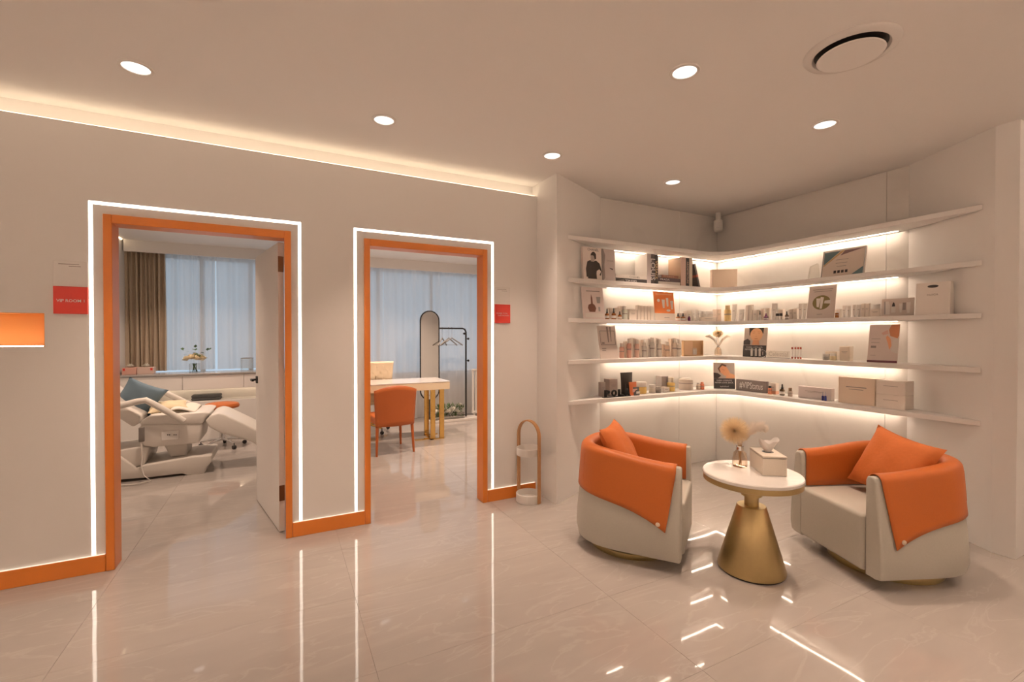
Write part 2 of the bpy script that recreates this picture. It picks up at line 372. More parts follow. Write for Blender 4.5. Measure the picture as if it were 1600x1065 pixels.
# ------------------------------------------------------------------ door signs
for (x0, x1, z0, z1, lab, lines) in ((-1.158, -1.008, 1.529, 1.687, 'red door sign reading VIP ROOM 1 left of the treatment room', ['VIP ROOM 1']),
                                     (1.622, 1.766, 1.512, 1.671, 'small red door sign with two text lines right of the consulting room', ['POWER TOTAL', 'CARE WELLNESS'])):
    s = thing('door_sign', lab, 'sign', ((x0+x1)/2, YD, z0)); ww = x1-x0
    boxo('clear_plate', PALEC if False else mat('frosted_acrylic', (.80, .775, .75), .25), s, -ww/2, ww/2, -.004, -.0005, z1-z0, .305, .001, 1)
    boxo('red_panel', RED, s, -ww/2, ww/2, -.009, -.0005, 0, z1-z0, .001, 1)
    if len(lines) == 1: text('lettering', lines[0], WINK, s, width=ww*.82, loc=(0, -.0095, .076), bold=.012)
    else:
        text('lettering', lines[0], WINK, s, width=ww*.74, loc=(-.006, -.0095, .082)); text('lettering', lines[1], WINK, s, width=ww*.74, loc=(.006, -.0095, .064))
    b = B()
    for k, (a, c) in enumerate(((-.35, .25), (-.05, .3))): box(b, a*ww, c*ww, -.0046, -.004, .285-k*.012, .289-k*.012)
    fin('faint_print', b, GREYINK, s)

# ------------------------------------------------------------------ armchairs
def arm_path(hw, dep, r_front, n=44):
    # plan outline from the front end of one arm around the back to the other; returns (point, outward normal)
    pts = []
    st = dep-hw*1.0
    L = [(-hw, y) for y in [st*k/10 for k in range(10)]]
    arc = [(-hw*math.cos(math.pi*k/24)*1.0, st+(dep-st)*math.sin(math.pi*k/24)) for k in range(25)]
    Rr = [(hw, st-st*k/10) for k in range(1, 11)]
    # squarish back: superellipse
    arc = []
    for k in range(25):
        a = math.pi*k/24; c, s = math.cos(a), math.sin(a); e = .80
        arc.append((-hw*math.copysign(abs(c)**e, c), st+(dep-st)*abs(s)**e))
    P = [Vector((x, y, 0)) for x, y in L+arc+Rr]
    out = []
    for i, p in enumerate(P):
        t = (P[min(i+1, len(P)-1)]-P[max(i-1, 0)]).normalized()
        out.append((p, Vector((-t.y, t.x, 0))))
    return out
def ztop(y, dep): 
    q = max(0, min(1, (y-.05)/(dep-.1))); return .625+.055*q*q*(3-2*q)
def armchair(label, loc, rz):
    o = thing('armchair', label, 'armchair', loc, rz, 'swivel armchairs beside the round table')
    hw, dep, T = .285, .64, .034
    path = arm_path(hw, dep, 0)
    def section(y):
        z = ztop(y, dep)
        return [(T+.000, .062), (T+.028, .072), (T+.042, .13), (T+.036, .26), (T+.018, .42), (T+.004, z-.07), (T, z-.03), (T*.72, z-.008), (0, z), (-T*.72, z-.008), (-T, z-.03), (-T, .2), (-T, .062)]
    b = B(); rings = []
    for p, nrm in path:
        rings.append([b.verts.new(p+nrm*f+Vector((0, 0, z))) for f, z in section(p.y)])
    m = len(rings[0])
    for a, c in zip(rings, rings[1:]):
        for k in range(m): b.faces.new((a[k], a[(k+1) % m], c[(k+1) % m], c[k]))
    e0 = b.faces.new(rings[0]); e1 = b.faces.new(rings[-1])
    bmesh.ops.recalc_face_normals(b, faces=b.faces[:])
    ed = list(e0.edges)+list(e1.edges)
    bmesh.ops.bevel(b, geom=ed, offset=.012, segments=3, affect='EDGES', profile=.5)
    fin('shell', b, GREIGE, o, 45)
    # seat
    b = B(); box(b, -hw+T+.003, hw-T-.003, -.012, .5, .075, .395, .022, 4); fin('seat', b, GREIGE, o, 40)
    b = B(); lathe(b, [(.285, 0), (.288, .008), (.285, .034)], 56, (0, .35)); fin('swivel_base', b, GOLD, o, 40)
    b = B(); lathe(b, [(.25, .034), (.25, .066)], 40, (0, .35)); fin('base_plate', b, BLACKP, o)
    # leather throw over the shell: outer hem -> top -> inner edge
    N = len(path); cum = [0]
    for i in range(1, N): cum.append(cum[-1]+(path[i][0]-path[i-1][0]).length)
    tot = cum[-1]
    def at(s):
        s = max(0, min(tot, s)); i = 1
        while i < N-1 and cum[i] < s: i += 1
        f = (s-cum[i-1])/(cum[i]-cum[i-1]); p = path[i-1][0].lerp(path[i][0], f); n = path[i-1][1].lerp(path[i][1], f).normalized(); return p, n
    def outer_off(z, zt):
        pr = [(.13, T+.042), (.26, T+.036), (.42, T+.018), (zt-.07, T+.004), (zt-.03, T)]
        for (za, fa), (zb, fb) in zip(pr, pr[1:]):
            if z <= zb: return fa+(fb-fa)*(z-za)/(zb-za)
        return T
    nv_out, nv_top, nv_in = 10, 9, 6; nu = 70; g = .007
    b = B()
    def pt(u, v):
        # v index 0..nv-1 ; u 0..1 around
        side = min(u, 1-u)*tot                       # distance from nearest front end
        j = round(v*(nv_out+nv_top+nv_in-1))
        q = 1-j/(nv_out-1) if j < nv_out else 0        # 1 at the hem, 0 at the top
        s = .028+(tot-.056)*u
        set_back = .055*q
        s = set_back+(tot-2*set_back-.056)*u+.028
        p, n = at(s); zt = ztop(p.y, dep)
        near = min(s, tot-s)
        hem = .235+.19*(1-math.exp(-max(0, near-.07)/.28))
        hem += .03*max(0, 1-max(0, near-.06)/.02) * 0
        if j < nv_out:
            z = (zt-.03)+(hem-(zt-.03))*q; f = outer_off(z, zt)+g
        elif j < nv_out+nv_top:
            a = math.pi*(j-nv_out+1)/(nv_top+1); f = (T+g)*math.cos(a); z = zt-.03+(.03+g)*math.sin(a)
        else:
            k = (j-nv_out-nv_top)/(nv_in-1); z = zt-.03-k*(zt-.03-.40); f = -(T+g)
        return p+n*f+Vector((0, 0, z))
    grid(b, pt, nu, nv_out+nv_top+nv_in)
    th = fin('leather_throw', b, OLEATHER, o, 60)
    sm = th.modifiers.new('thickness', 'SOLIDIFY'); sm.thickness = .005; sm.offset = 1
    for s_ in (.125, tot-.125):
        p, n = at(s_); z = .285
        c = p+n*(outer_off(z, .63)+g+.004)+Vector((0, 0, z))
        bb = B(); lathe(bb, [(.013, 0), (.013, .003), (.009, .005)], 18)
        q = Vector((0, 0, 1)).rotation_difference(n).to_matrix().to_4x4()
        fin('button', bb, mat('cream_button', (.75, .6, .45), .35), th, 40, Matrix.Translation(c) @ q)
    for s_ in (tot*.36, tot*.64):                       # stitched seams
        p, n = at(s_); pts = []
        for k in range(8):
            z = .46+k*(ztop(p.y, dep)-.05-.46)/7; pts.append(p+n*(outer_off(z, ztop(p.y, dep))+g+.0045)+Vector((0, 0, z)))
        bb = B(); tube(bb, pts, .0022, 5); fin('seam', bb, OLEATHER, th)
    return o
def face_rot(dx, dy): return math.atan2(dx, -dy)          # local -y looks along (dx, dy)
armchair('greige armchair with orange leather throw, seen from behind, left of the table', (2.35, 2.115, 0), face_rot(.595, -.804))
armchair('greige armchair with orange leather throw, its seat facing left, right of the table', (3.02, 1.605, 0), face_rot(-.924, .382))
def pillow(name, m, label, w_, h_, t_, M, parent=None):
    b = B(); n = 18
    for s in (1, -1):
        def f(u, v):
            x, y = u*2-1, v*2-1
            k = max(0, (1-x*x)*(1-y*y))**.42
            wr = .006*math.sin(7*x+3*y)*math.sin(5*y-2*x)*k
            return Vector((w_/2*x*(1-.10*(1-y*y)*abs(x)), h_/2*y*(1-.10*(1-x*x)*abs(y)), s*(t_/2*k+wr)))
        grid(b, f, n, n)
    bmesh.ops.remove_doubles(b, verts=b.verts[:], dist=.0005)
    o = fin(name, b, m, parent, 60); o.matrix_world = M
    if label: tag(o, label, 'cushion')
    return o
def basis(c, ex, ey):
    ex = Vector(ex).normalized(); ey = Vector(ey); ey = (ey-ex*ey.dot(ex)).normalized(); ez = ex.cross(ey)
    return Matrix(((ex.x, ey.x, ez.x, c[0]), (ex.y, ey.y, ez.y, c[1]), (ex.z, ey.z, ez.z, c[2]), (0, 0, 0, 1)))
# right chair: back axis (.924,-.382), side axis towards the far arm (.382,.924)
pillow('throw_cushion', OFABRIC, 'square orange cushion leaning on the seat of the right armchair', .43, .41, .15,
       basis((3.02+.924*.40+.382*-.015, 1.605-.382*.40+.924*-.015, .60), Vector((-.30, -.86, -.14)), Vector((.40, -.05, .86))))
pillow('throw_cushion', OFABRIC, 'orange cushion peeking above the back of the left armchair', .40, .40, .15,
       basis((2.35-.595*.43, 2.115+.804*.43, .61), Vector((.804, .595, .02)), Vector((-.286, .386, .87))))

# ------------------------------------------------------------------ round side table with its things
TX, TY, TZ = 2.515, 1.775, .585
t = thing('side_table', 'round side table with white marble top on a brushed gold cone', 'table', (TX, TY, 0))
b = B(); lathe(b, [(.178, .0), (.178, .012)], 56); fin('plinth', b, BLACKP, t)
b = B(); lathe(b, [(.184, .010), (.186, .02), (.080, .385), (.077, .388), (.04, .388)], 64); fin('cone', b, GOLD, t, 30)
b = B(); lathe(b, [(.039, .386), (.039, .448), (.057, .448), (.057, .512), (.12, .514), (.12, .53)], 40); fin('neck', b, GOLD, t, 30)
b = B(); lathe(b, [(.262, .53), (.268, .533), (.268, .562)], 80); fin('rim', b, GOLD, t, 30)
b = B(); lathe(b, [(.268, .562), (.273, .566), (.273, .580), (.268, .585)], 80); fin('table_top', b, TOPMARBLE, t, 30)
def strand_ball(bm, c, r, n, wd, flat=1):
    for _ in range(n):
        d = Vector((random.gauss(0, 1), random.gauss(0, 1), random.gauss(0, 1))).normalized(); d.z *= flat
        s = d.cross(Vector((random.gauss(0, 1), random.gauss(0, 1), random.gauss(0, 1)))).normalized()*wd
        a = Vector(c)+d*r*.1; e = Vector(c)+d*r*random.uniform(.75, 1.05)
        bm.faces.new([bm.verts.new(a-s), bm.verts.new(a+s), bm.verts.new(e+s*.5), bm.verts.new(e-s*.5)])
def plume(bm, path, n, ln, wd, spread):
    path = [Vector(p) for p in path]
    for _ in range(n):
        f = random.random()**.8*(len(path)-1); i = min(int(f), len(path)-2); p = path[i].lerp(path[i+1], f-i); t_ = (path[i+1]-path[i]).normalized()
        d = Vector((random.gauss(0, 1), random.gauss(0, 1), random.gauss(0, 1))); d -= t_*d.dot(t_); d.normalize()
        k = math.sin(math.pi*min(1, .15+.85*f/(len(path)-1)))**.5
        e = p+(t_*.9+d*spread).normalized()*ln*k*random.uniform(.6, 1.1); s = t_.cross(d).normalized()*wd
        mid = p.lerp(e, .55)+Vector((0, 0, -.003)); 
        bm.faces.new([bm.verts.new(p-s), bm.verts.new(p+s), bm.verts.new(mid+s), bm.verts.new(e), bm.verts.new(mid-s)])
FLUFF = sheer('dried_grass_cream', (.92, .78, .56), 0, .5); FLUFFW = sheer('dried_grass_white', (.92, .86, .79), 0, .5)
vp = on_z(1156, 728, TZ)
vz = thing('plume_vase', 'small amber glass vase with dried fluffy plumes on the table', 'vase', (vp.x, vp.y, TZ))
b = B(); lathe(b, [(.040, 0), (.043, .01), (.042, .05), (.036, .085), (.024, .098), (.017, .104)], 28, cap=False); lathe(b, [(.040, .0005), (.0401, .002)], 28); fin('glass_body', b, AMBERGLASS, vz, 40)
b = B(); lathe(b, [(.019, .100), (.021, .106), (.019, .118), (.022, .128)], 24, cap=False); fin('neck_ring', b, CHROME, vz, 40)
b = B()
for a, e in (((.0, 0, .005), (-.012, .01, .20)), ((.008, .004, .005), (.004, -.012, .17)), ((-.01, 0, .005), (.012, 0, .17)), ((.004, -.008, .004), (-.002, .004, .16))): tube(b, [a, ((a[0]+e[0])/2, (a[1]+e[1])/2, .1), e], .0022, 5)
fin('stem', b, mat('straw', (.55, .36, .18), .8), vz)
rx = Vector((math.cos(YAW), -math.sin(YAW), 0))           # a horizontal direction running left to right across the lobby
b = B(); strand_ball(b, rx*-.035+Vector((0, 0, .225)), .088, 4200, .0006); fin('round_plume', b, FLUFF, vz)['kind'] = 'stuff'
pp = [rx*.005+Vector((0, 0, .15)), rx*.03+Vector((0, 0, .2)), rx*.075+Vector((0, 0, .238)), rx*.125+Vector((0, 0, .25)), rx*.165+Vector((0, 0, .235))]
b = B(); plume(b, pp, 4200, .062, .0007, .8); tube(b, pp, .0015, 5); fin('feather_plume', b, FLUFFW, vz)['kind'] = 'stuff'
tb = thing('tissue_box', 'cream tissue box with a tissue pulled out, on the table', 'tissue box', (2.63, 1.7515, TZ), R(-36.9))
LEATHERETTE = mat('cream_leatherette', (.76, .68, .58), .4)
b = B(); box(b, -.066, .066, -.112, .112, 0, .100, .004, 2); fin('box_body', b, LEATHERETTE, tb, 40)
b = B(); box(b, -.067, .067, -.113, .113, .103, .114, .003, 2); fin('lid', b, LEATHERETTE, tb, 40)
b = B(); box(b, -.062, .062, -.108, .108, .0995, .1035); fin('lid_gap', b, BLACKP, tb)
b = B(); lathe(b, [(.032, .1142), (.032, .1148)], 24); fin('slot', b, BLACKP, tb)
b = B()
def tis(u, v):
    a = u*2*math.pi; r = .012+.030*v**.8+.010*math.sin(3*a+2*v)*v
    return Vector((r*math.cos(a)*1.3, r*math.sin(a)*.7+.008*v, 0.114+.068*v+.014*v*math.sin(2*a+1)+.006*math.sin(5*a)*v))
grid(b, tis, 28, 8, True); fin('tissue', b, mat('tissue_paper', (.85, .82, .79), .8), tb, 60)

# ------------------------------------------------------------------ umbrella stand
us = thing('umbrella_stand', 'white umbrella stand with a bent wood hoop by the wall', 'umbrella stand', (1.875, 3.375, 0), R(-69))
b = B(); lathe(b, [(.104, 0), (.108, .004), (.108, .07), (.104, .074), (.100, .074), (.099, .02)], 40, cap=False); lathe(b, [(.106, .001), (.100, .02)], 40); fin('base_tray', b, WHITEP, us, 40)
b = B(); lathe(b, [(.102, .395), (.106, .40), (.106, .455), (.103, .458), (.099, .455), (.099, .398)], 40, cap=False); fin('holder_ring', b, WHITEP, us, 40)
hp = [(-.113, 0, .001), (-.113, 0, .3), (-.113, 0, .56)]+[(-.113*math.cos(math.pi*k/14), 0, .56+.125*math.sin(math.pi*k/14)) for k in range(1, 14)]+[(.113, 0, .56), (.113, 0, .3), (.113, 0, .001)]
b = B()
for (p0, p1) in zip(hp, hp[1:]):
    p0, p1 = Vector(p0), Vector(p1)
V = []
for i, p in enumerate(hp):
    p = Vector(p); tt = (Vector(hp[min(i+1, len(hp)-1)])-Vector(hp[max(i-1, 0)])).normalized(); n = Vector((-tt.z, 0, tt.x))
    V.append([b.verts.new(p+n*a+Vector((0, c, 0))) for a, c in ((.005, -.017), (.005, .017), (-.005, .017), (-.005, -.017))])
for a, c in zip(V, V[1:]):
    for k in range(4): b.faces.new((a[k], a[(k+1) % 4], c[(k+1) % 4], c[k]))
b.faces.new(V[0]); b.faces.new(V[-1]); fin('wood_hoop', b, WOOD, us, 40)

# ------------------------------------------------------------------ rooms behind the doors
XA, XB, XC_ = -1.82, .30, 3.42
b = B(); box(b, XA-.1, XA, YROOM, 8.0, 0, ROOMZ); struct(fin('wall_treatment_left', b, PAINT))
b = B(); box(b, XB, XB+.1, YROOM, 8.0, 0, ROOMZ); struct(fin('wall_partition', b, PAINT))
b = B(); box(b, XC_, XC_+.1, YROOM, 8.0, 0, ROOMZ); struct(fin('wall_consulting_right', b, PAINT))
b = B(); box(b, XP, XC_, 3.72, 3.80, 0, ROOMZ); struct(fin('wall_consulting_front', b, PAINT))
WZ0, WZ1 = .74, 2.52
for i, (xa, xb, oa, ob) in enumerate(((XA, XB, -1.6, .2), (XB+.1, XC_, .55, 3.3))):
    b = B(); box(b, xa, xb, 7.80, 7.95, 0, WZ0); box(b, xa, xb, 7.80, 7.95, WZ1, ROOMZ); box(b, xa, oa, 7.80, 7.95, WZ0, WZ1); box(b, ob, xb, 7.80, 7.95, WZ0, WZ1)
    struct(fin('wall_window' if i == 0 else 'wall_window.001', b, PAINT))
    wn = D.objects.new('window_%d' % (i+1), None); C.objects.link(wn); wn['kind'] = 'structure'
    n = 3
    for k in range(n):
        a, c = oa+(ob-oa)*k/n, oa+(ob-oa)*(k+1)/n
        boxo('pane', pane_mat('window_glass', (.9, .95, .97), 1.3) if 'window_glass' not in MATS else MATS['window_glass'], wn, a+.03, c-.03, 7.87, 7.874, WZ0+.03, WZ1-.03)
        fr = B()
        for q in ((a, a+.03, WZ0, WZ1), (c-.03, c, WZ0, WZ1), (a+.03, c-.03, WZ0, WZ0+.03), (a+.03, c-.03, WZ1-.03, WZ1)): box(fr, q[0], q[1], 7.85, 7.89, q[2], q[3])
        fin('window_frame', fr, WHITEP, wn)
# curtain boxes (dropped fascia in front of the curtains)
b = B(); box(b, XA+.02, XB, 7.50, 7.54, 2.50, ROOMZ); struct(fin('trim_1', b, PAINT))
b = B(); box(b, XB+.1, XC_, 7.44, 7.48, 2.49, ROOMZ); struct(fin('trim_2', b, PAINT))
b = B(); box(b, XA+.002, XA+.012, 6.2, 7.49, ROOMZ-.012, ROOMZ-.003); tag(fin('wall_wash_light', b, emis('led_room', (1, .72, .45), 5)), 'short warm light line where the treatment room wall meets the ceiling', 'light')
SHEER = sheer('sheer_voile', (.86, .85, .84), .18, .62); DRAPE = mat('taupe_drape', (.56, .46, .35), .8, noise=.06, nscale=40)
LINEN = sheer('linen_sheer', (.80, .70, .60), .0, .35)
def curtain(name, label, m, x0, x1, Y, z0, z1, amp, waves, seed, group=None):
    rnd = random.Random(seed); ph = [rnd.uniform(0, 6) for _ in range(6)]
    b = B(); nu = int(waves*18)+8; nv = 10
    def f(u, v):
        a = u*waves*2*math.pi
        y = amp*math.sin(a+.9*math.sin(u*9+ph[0]))*(.75+.25*math.sin(u*13+ph[1]))+amp*.15*math.sin(2.3*a+ph[2]+1.5*v)
        x = x0+(x1-x0)*u+.012*math.sin(a*.5+ph[3]+3*v)*(1-v)
        return Vector((x, Y+y, z0+(ROOMZ-.002-z0)*v))
    grid(b, f, nu, nv); return tag(fin(name, b, m, None, 70), label, 'curtain', group)
# treatment room: taupe drape pulled to the left, then pale sheers
dx0, dx1 = on_y(190, 450, 7.6).x, on_y(258, 450, 7.6).x
curtain('drape', 'taupe pleated drape pulled to the left of the treatment room window', DRAPE, dx0, dx1, 7.64, .93, 2.60, .035, 9, 3)
xs = [dx1-.03, dx1+.30, on_y(338, 450, 7.70).x, -.26]
for k, lab in enumerate(('white sheer curtain panel next to the taupe drape', 'white sheer curtain panel behind the flower vase', 'white sheer curtain panel nearest the open door leaf')):
    curtain('sheer_curtain', lab, SHEER, xs[k], xs[k+1]-(.012 if k == 1 else .001), 7.70, .93, 2.60, .03, 2.4, 10+k, 'treatment room sheers')
for k, (a, c, lab) in enumerate(((.5, 1.5, 'white sheer curtain to the floor behind the cream office chair'), (1.502, 2.298, 'white sheer curtain to the floor behind the arched mirror'), (2.30, 3.36, 'white sheer curtain to the floor behind the clothes hangers'))):
    curtain('sheer_curtain', lab, SHEER, a, c, 7.58, .02, 2.60, .032, 5*(c-a), 20+k, 'consulting room sheers')
# long storage unit under the treatment room window
CY = 7.16
cu = thing('storage_unit', 'long white storage unit with drawers over a lit niche under the window', 'cabinet', (0, 0, 0))
boxo('lower_cabinet', PAINT, cu, XA+.005, XB-.005, CY+.03, 7.60, 0, .545, .003, 1)
boxo('niche_back', PAINT, cu, XA+.005, XB-.005, 7.45, 7.60, .545, .70)
boxo('drawer_box', PAINT, cu, XA+.005, XB-.005, CY+.02, 7.60, .70, .89)
sm = [XA+.005]+[on_y(q, 595, CY).x for q in (285, 381)]+[XB-.005]
for a, c in zip(sm, sm[1:]): boxo('drawer_front', PAINT, cu, a+.002, c-.002, CY, CY+.018, .703, .886, .002, 1)
boxo('worktop', mat('grey_stone_top', (.40, .39, .38), .15, noise=.1), cu, XA+.005, XB-.005, CY-.012, 7.60, .891, .915, .003, 1)
boxo('niche_light', emis('led_cabinet', (1, .74, .5), 7), cu, XA+.05, XB-.05, 7.40, 7.41, .695, .70)
# things on the unit
fv = on_z(322, 574, .915)
f1 = thing('flower_vase', 'square glass vase of cream roses with green sprigs on the window worktop', 'vase', (fv.x, 7.36, .915))
b = B(); box(b, -.055, .055, -.055, .055, 0, .12); fin('glass', b, GLASS, f1)
b = B()
for k in range(9): tube(b, [(random.uniform(-.03, .03), random.uniform(-.03, .03), .01), (random.uniform(-.04, .04), random.uniform(-.04, .04), .12)], .004, 5)
fin('stem', b, GREEN, f1)
def bloom(bm, c, r, seed=0):
    rn = random.Random(seed)
    for lay, (nn, rr, zz, tilt) in enumerate(((6, 1, 0, .5), (5, .7, .2, .9), (4, .4, .35, 1.3))):
        for k in range(nn):
            a = 2*math.pi*k/nn+lay*.5+rn.random()*.3
            d = Vector((math.cos(a), math.sin(a), 0)); s = Vector((-d.y, d.x, 0))*r*.55*rr
            p0 = Vector(c)+Vector((0, 0, -r*.4)); p1 = Vector(c)+d*r*rr*.6+Vector((0, 0, zz*r)); p2 = Vector(c)+d*r*rr*math.cos(tilt*.6)+Vector((0, 0, r*(zz+.25*tilt)))
            vs_ = [bm.verts.new(q) for q in (p0, p1-s, p2-s*.5, p2+s*.5, p1+s)]; bm.faces.new(vs_)
def leaf(bm, c, d, l, w_):
    d = Vector(d).normalized(); s = d.cross(Vector((0, 0, 1))).normalized()*w_; c = Vector(c)
    bm.faces.new([bm.verts.new(q) for q in (c, c+d*l*.4-s, c+d*l+Vector((0, 0, -.1*l)), c+d*l*.4+s)])
bl = B(); bloom(bl, (0, 0, 0), .065); b0 = fin('bloom', bl, PETAL, f1)
for k, (x, y, z) in enumerate(((-.09, 0, .18), (-.03, -.05, .20), (.03, -.04, .19), (.09, 0, .18), (0, .04, .22), (-.05, .05, .2), (.06, .05, .2))):
    o = b0 if k == 0 else b0.copy()
    if k: C.objects.link(o); o.parent = f1
    o.location = (x, y, z); o.rotation_euler = (y*3, x*3, k)
b = B()
for (sx, n, dx) in ((-.05, 6, -.10), (0, 7, .01), (.05, 7, .13), (.03, 5, .16)):
    for k in range(n):
        c = (sx+dx*k/n, random.uniform(-.03, .03), .20+.15*k/n*random.uniform(.8, 1.1)); leaf(b, c, (random.uniform(-1, 1), random.uniform(-.6, .6), random.uniform(-.2, .8)), .055, .022)
fin('leaf_sprig', b, GREEN, f1)['kind'] = 'stuff'
for k, (x0, x1, lab, cl) in enumerate(((190, 213, 'pink and white glove box left on the window worktop', PINK), (214, 240, 'pale glove box with a red corner right of the pink box', mat('rose_card', (.70, .52, .45), .5)))):
    a, c = on_y(x0, 575, 7.34).x, on_y(x1, 575, 7.34).x
    g = thing('glove_box', lab, 'box', ((a+c)/2, 7.34, .915), 0, 'glove boxes on the window worktop'); w_ = c-a
    boxo('carton', cl, g, -w_/2, w_/2, 0, .12, 0, .085, .003, 1); boxo('red_print', RED, g, w_*(-.42 if k == 0 else .3), w_*(-.28 if k == 0 else .44), -.001, 0, .045, .075)
    b = B(); bloom(b, (0, .06, .10), .05, k); fin('glove_tuft', b, WPETAL, g)
jv = on_z(382, 572, .915)
j = thing('glass_jar', 'clear glass cylinder jar on the worktop near the door leaf', 'jar', (on_y(386, 560, 7.36).x, 7.36, .915))
b = B(); lathe(b, [(.075, .003), (.08, .01), (.08, .17), (.078, .175)], 28, cap=False); fin('glass', b, GLASS, j, 40)
b = B(); lathe(b, [(.08, .172), (.082, .176), (.08, .182)], 28, cap=False); fin('rim', b, CHROME, j, 40)
x0_, x1_ = on_y(300, 620, 7.3).x, on_y(346, 620, 7.3).x
g = thing('folded_towels', 'dark grey folded towels in the lit niche under the drawers', 'towel', ((x0_+x1_)/2, 7.3, .546))
for k in range(2): boxo('towel', mat('grey_towel', (.16, .17, .17), .9), g, (x0_-x1_)/2, (x1_-x0_)/2, -.07, .10, .005+k*.035, .038+k*.035, .012, 2)
# treatment bed
BY0, BY1 = 5.55, 6.12
bed = thing('treatment_bed', 'white electric treatment bed with armrests in the left room', 'treatment bed', (0, 0, 0))
BEDW = mat('bed_white_leather', (.74, .70, .65), .35); BEDS = mat('bed_shell', (.68, .64, .59), .4)
def px_prism(name, m, pts, y0, y1, bev=.015):
    poly = [(on_y(x, y, BY0).x, on_y(x, y, BY0).z) for x, y in pts]
    b = B(); prism(b, poly, y0, y1, bev, 3, XZ); return fin(name, b, m, bed, 40)
px_prism('base', BEDS, [(110, 755), (223, 747), (285, 740), (293, 743), (319, 741), (323, 729), (331, 721), (330, 711), (300, 713), (223, 727), (213, 731), (186, 712), (110, 712)], BY0, BY1)
px_prism('base_cover', BEDS, [(110, 712), (186, 704), (222, 698), (232, 700), (224, 727), (212, 731)], BY0+.03, BY1-.03)
px_prism('lift_column', BEDS, [(246, 690), (290, 690), (288, 716), (262, 718)], BY0+.12, BY1-.12)
px_prism('seat_housing', BEDW, [(216, 668), (222, 663), (316, 662), (315, 672), (311, 692), (240, 699), (224, 697), (217, 685)], BY0+.01, BY1-.01)
px_prism('seat_cushion', BEDW, [(217, 664), (219, 658), (232, 650), (318, 643), (329, 645), (319, 656), (317, 662)], BY0, BY1, .02)
px_prism('backrest', BEDW, [(110, 575), (150, 603), (186, 630), (218, 650), (216, 662), (206, 668), (186, 655), (110, 640)], BY0+.02, BY1-.02, .02)
px_prism('leg_rest', BEDW, [(320, 657), (328, 649), (340, 645), (350, 647), (378, 660), (408, 675), (408, 699), (392, 690), (345, 677), (326, 667)], BY0, BY1, .02)
for yy, pts, nm in ((BY0-.03, [(110, 645), (186, 634), (215, 627), (228, 625), (238, 630), (262, 643), (288, 658)], 'armrest'), (BY1+.06, [(240, 617), (250, 613), (258, 613), (268, 618), (300, 633)], 'armrest')):
    b = B(); pts3 = [on_y(x, y, yy) for x, y in pts]; tube(b, pts3, .03, 12); fin(nm, b, BEDS, bed, 50)
q0, q1 = on_y(216, 668, BY0-.05), on_y(225, 690, BY0-.05)
boxo('remote_handset', mat('grey_handset', (.20, .18, .165), .4), bed, q0.x, q1.x, BY0-.05, BY0-.02, q1.z, q0.z, .006, 2)
b = B(); tube(b, [on_y(221, 690, BY0-.04), on_y(222, 715, BY0-.04), on_y(221, 728, BY0-.06), on_y(225, 743, BY0-.08), on_z(236, 751, .02), on_z(215, 756, .012), on_z(185, 758, .012)], .006, 6); fin('cable', b, BEDS, bed, 50)
q0, q1 = on_y(252, 674, BY0), on_y(279, 686, BY0)
boxo('socket_plate', WHITEP, bed, q0.x, q1.x, BY0-.002, BY0+.012, q1.z, q0.z, .003, 1)
for x in (262, 265, 272, 275): q = on_y(x, 679, BY0-.003); boxo('socket_slot', BLACKP, bed, q.x-.004, q.x+.004, BY0-.0035, BY0-.001, q.z-.006, q.z+.006)
c = on_y(218, 620, 5.84); pillow('bed_cushion', mat('slate_blue_fabric', (.15, .22, .28), .85, bump=.1, nscale=80), 'slate blue cushion propped on the treatment bed', .36, .34, .16, basis((c.x, 5.84, c.z-.01), (.75, .35, -.42), (.35, -.15, .9)))
c = on_y(262, 640, 5.84); pillow('bed_pillow', mat('butter_fabric', (.74, .62, .42), .85), 'small butter yellow pillow lying on the treatment bed', .34, .26, .10, basis((c.x, 5.86, c.z+.03), (1, .2, .06), (-.1, 1, .2)))
b = B(); a0, a1 = on_y(268, 640, 5.7), on_y(308, 640, 5.7)
def tow(u, v): return Vector((a0.x+(a1.x-a0.x)*u, 5.60+.44*v, on_y(290, 645, 5.58).z+.035+.018*math.sin(5*u+2*v)*math.sin(3*v+1)-.05*max(0, u-.75)))
grid(b, tow, 14, 14); o = tag(fin('paper_towel_sheet', b, mat('white_towelling', (.78, .72, .64), .9), None, 60), 'rumpled white towel spread over the seat of the treatment bed', 'towel')
o.modifiers.new('thickness', 'SOLIDIFY').thickness = .012
st_ = thing('stool', 'round orange wheeled stool behind the treatment bed', 'stool', (-.665, 6.78, 0))
b = B(); lathe(b, [(.15, .49), (.185, .50), (.192, .525), (.18, .55), (.15, .558), (.001, .56)], 40); fin('seat', b, OLEATHER, st_, 40)
b = B(); lathe(b, [(.03, .1), (.03, .3), (.018, .3), (.018, .48), (.06, .49)], 20); fin('gas_column', b, CHROME, st_, 40)
def star_base(parent, r, z, m, cast, n=5, rot=.3):
    for k in range(n):
        a = 2*math.pi*k/n+rot; d = Vector((math.cos(a), math.sin(a), 0))
        b = B(); tube(b, [d*.02+Vector((0, 0, z+.03)), d*r*.5+Vector((0, 0, z+.022)), d*r+Vector((0, 0, z))], [.016, .014, .011], 8); fin('base_leg', b, m, parent, 50)
        b = B(); M = Matrix.Translation(d*r+Vector((0, 0, .025))) @ Matrix.Rotation(a, 4, 'Z') @ Matrix.Rotation(R(90), 4, 'X')
        g_ = bmesh.new(); lathe(g_, [(.022, -.018), (.025, -.012), (.025, .012), (.022, .018)], 16); merge(b, g_, M); tube(b, [d*r+Vector((0, 0, .03)), d*r+Vector((0, 0, z))], .006, 6)
        fin('caster', b, cast, parent, 40)
star_base(st_, .25, .075, CHROME, BLACKP)

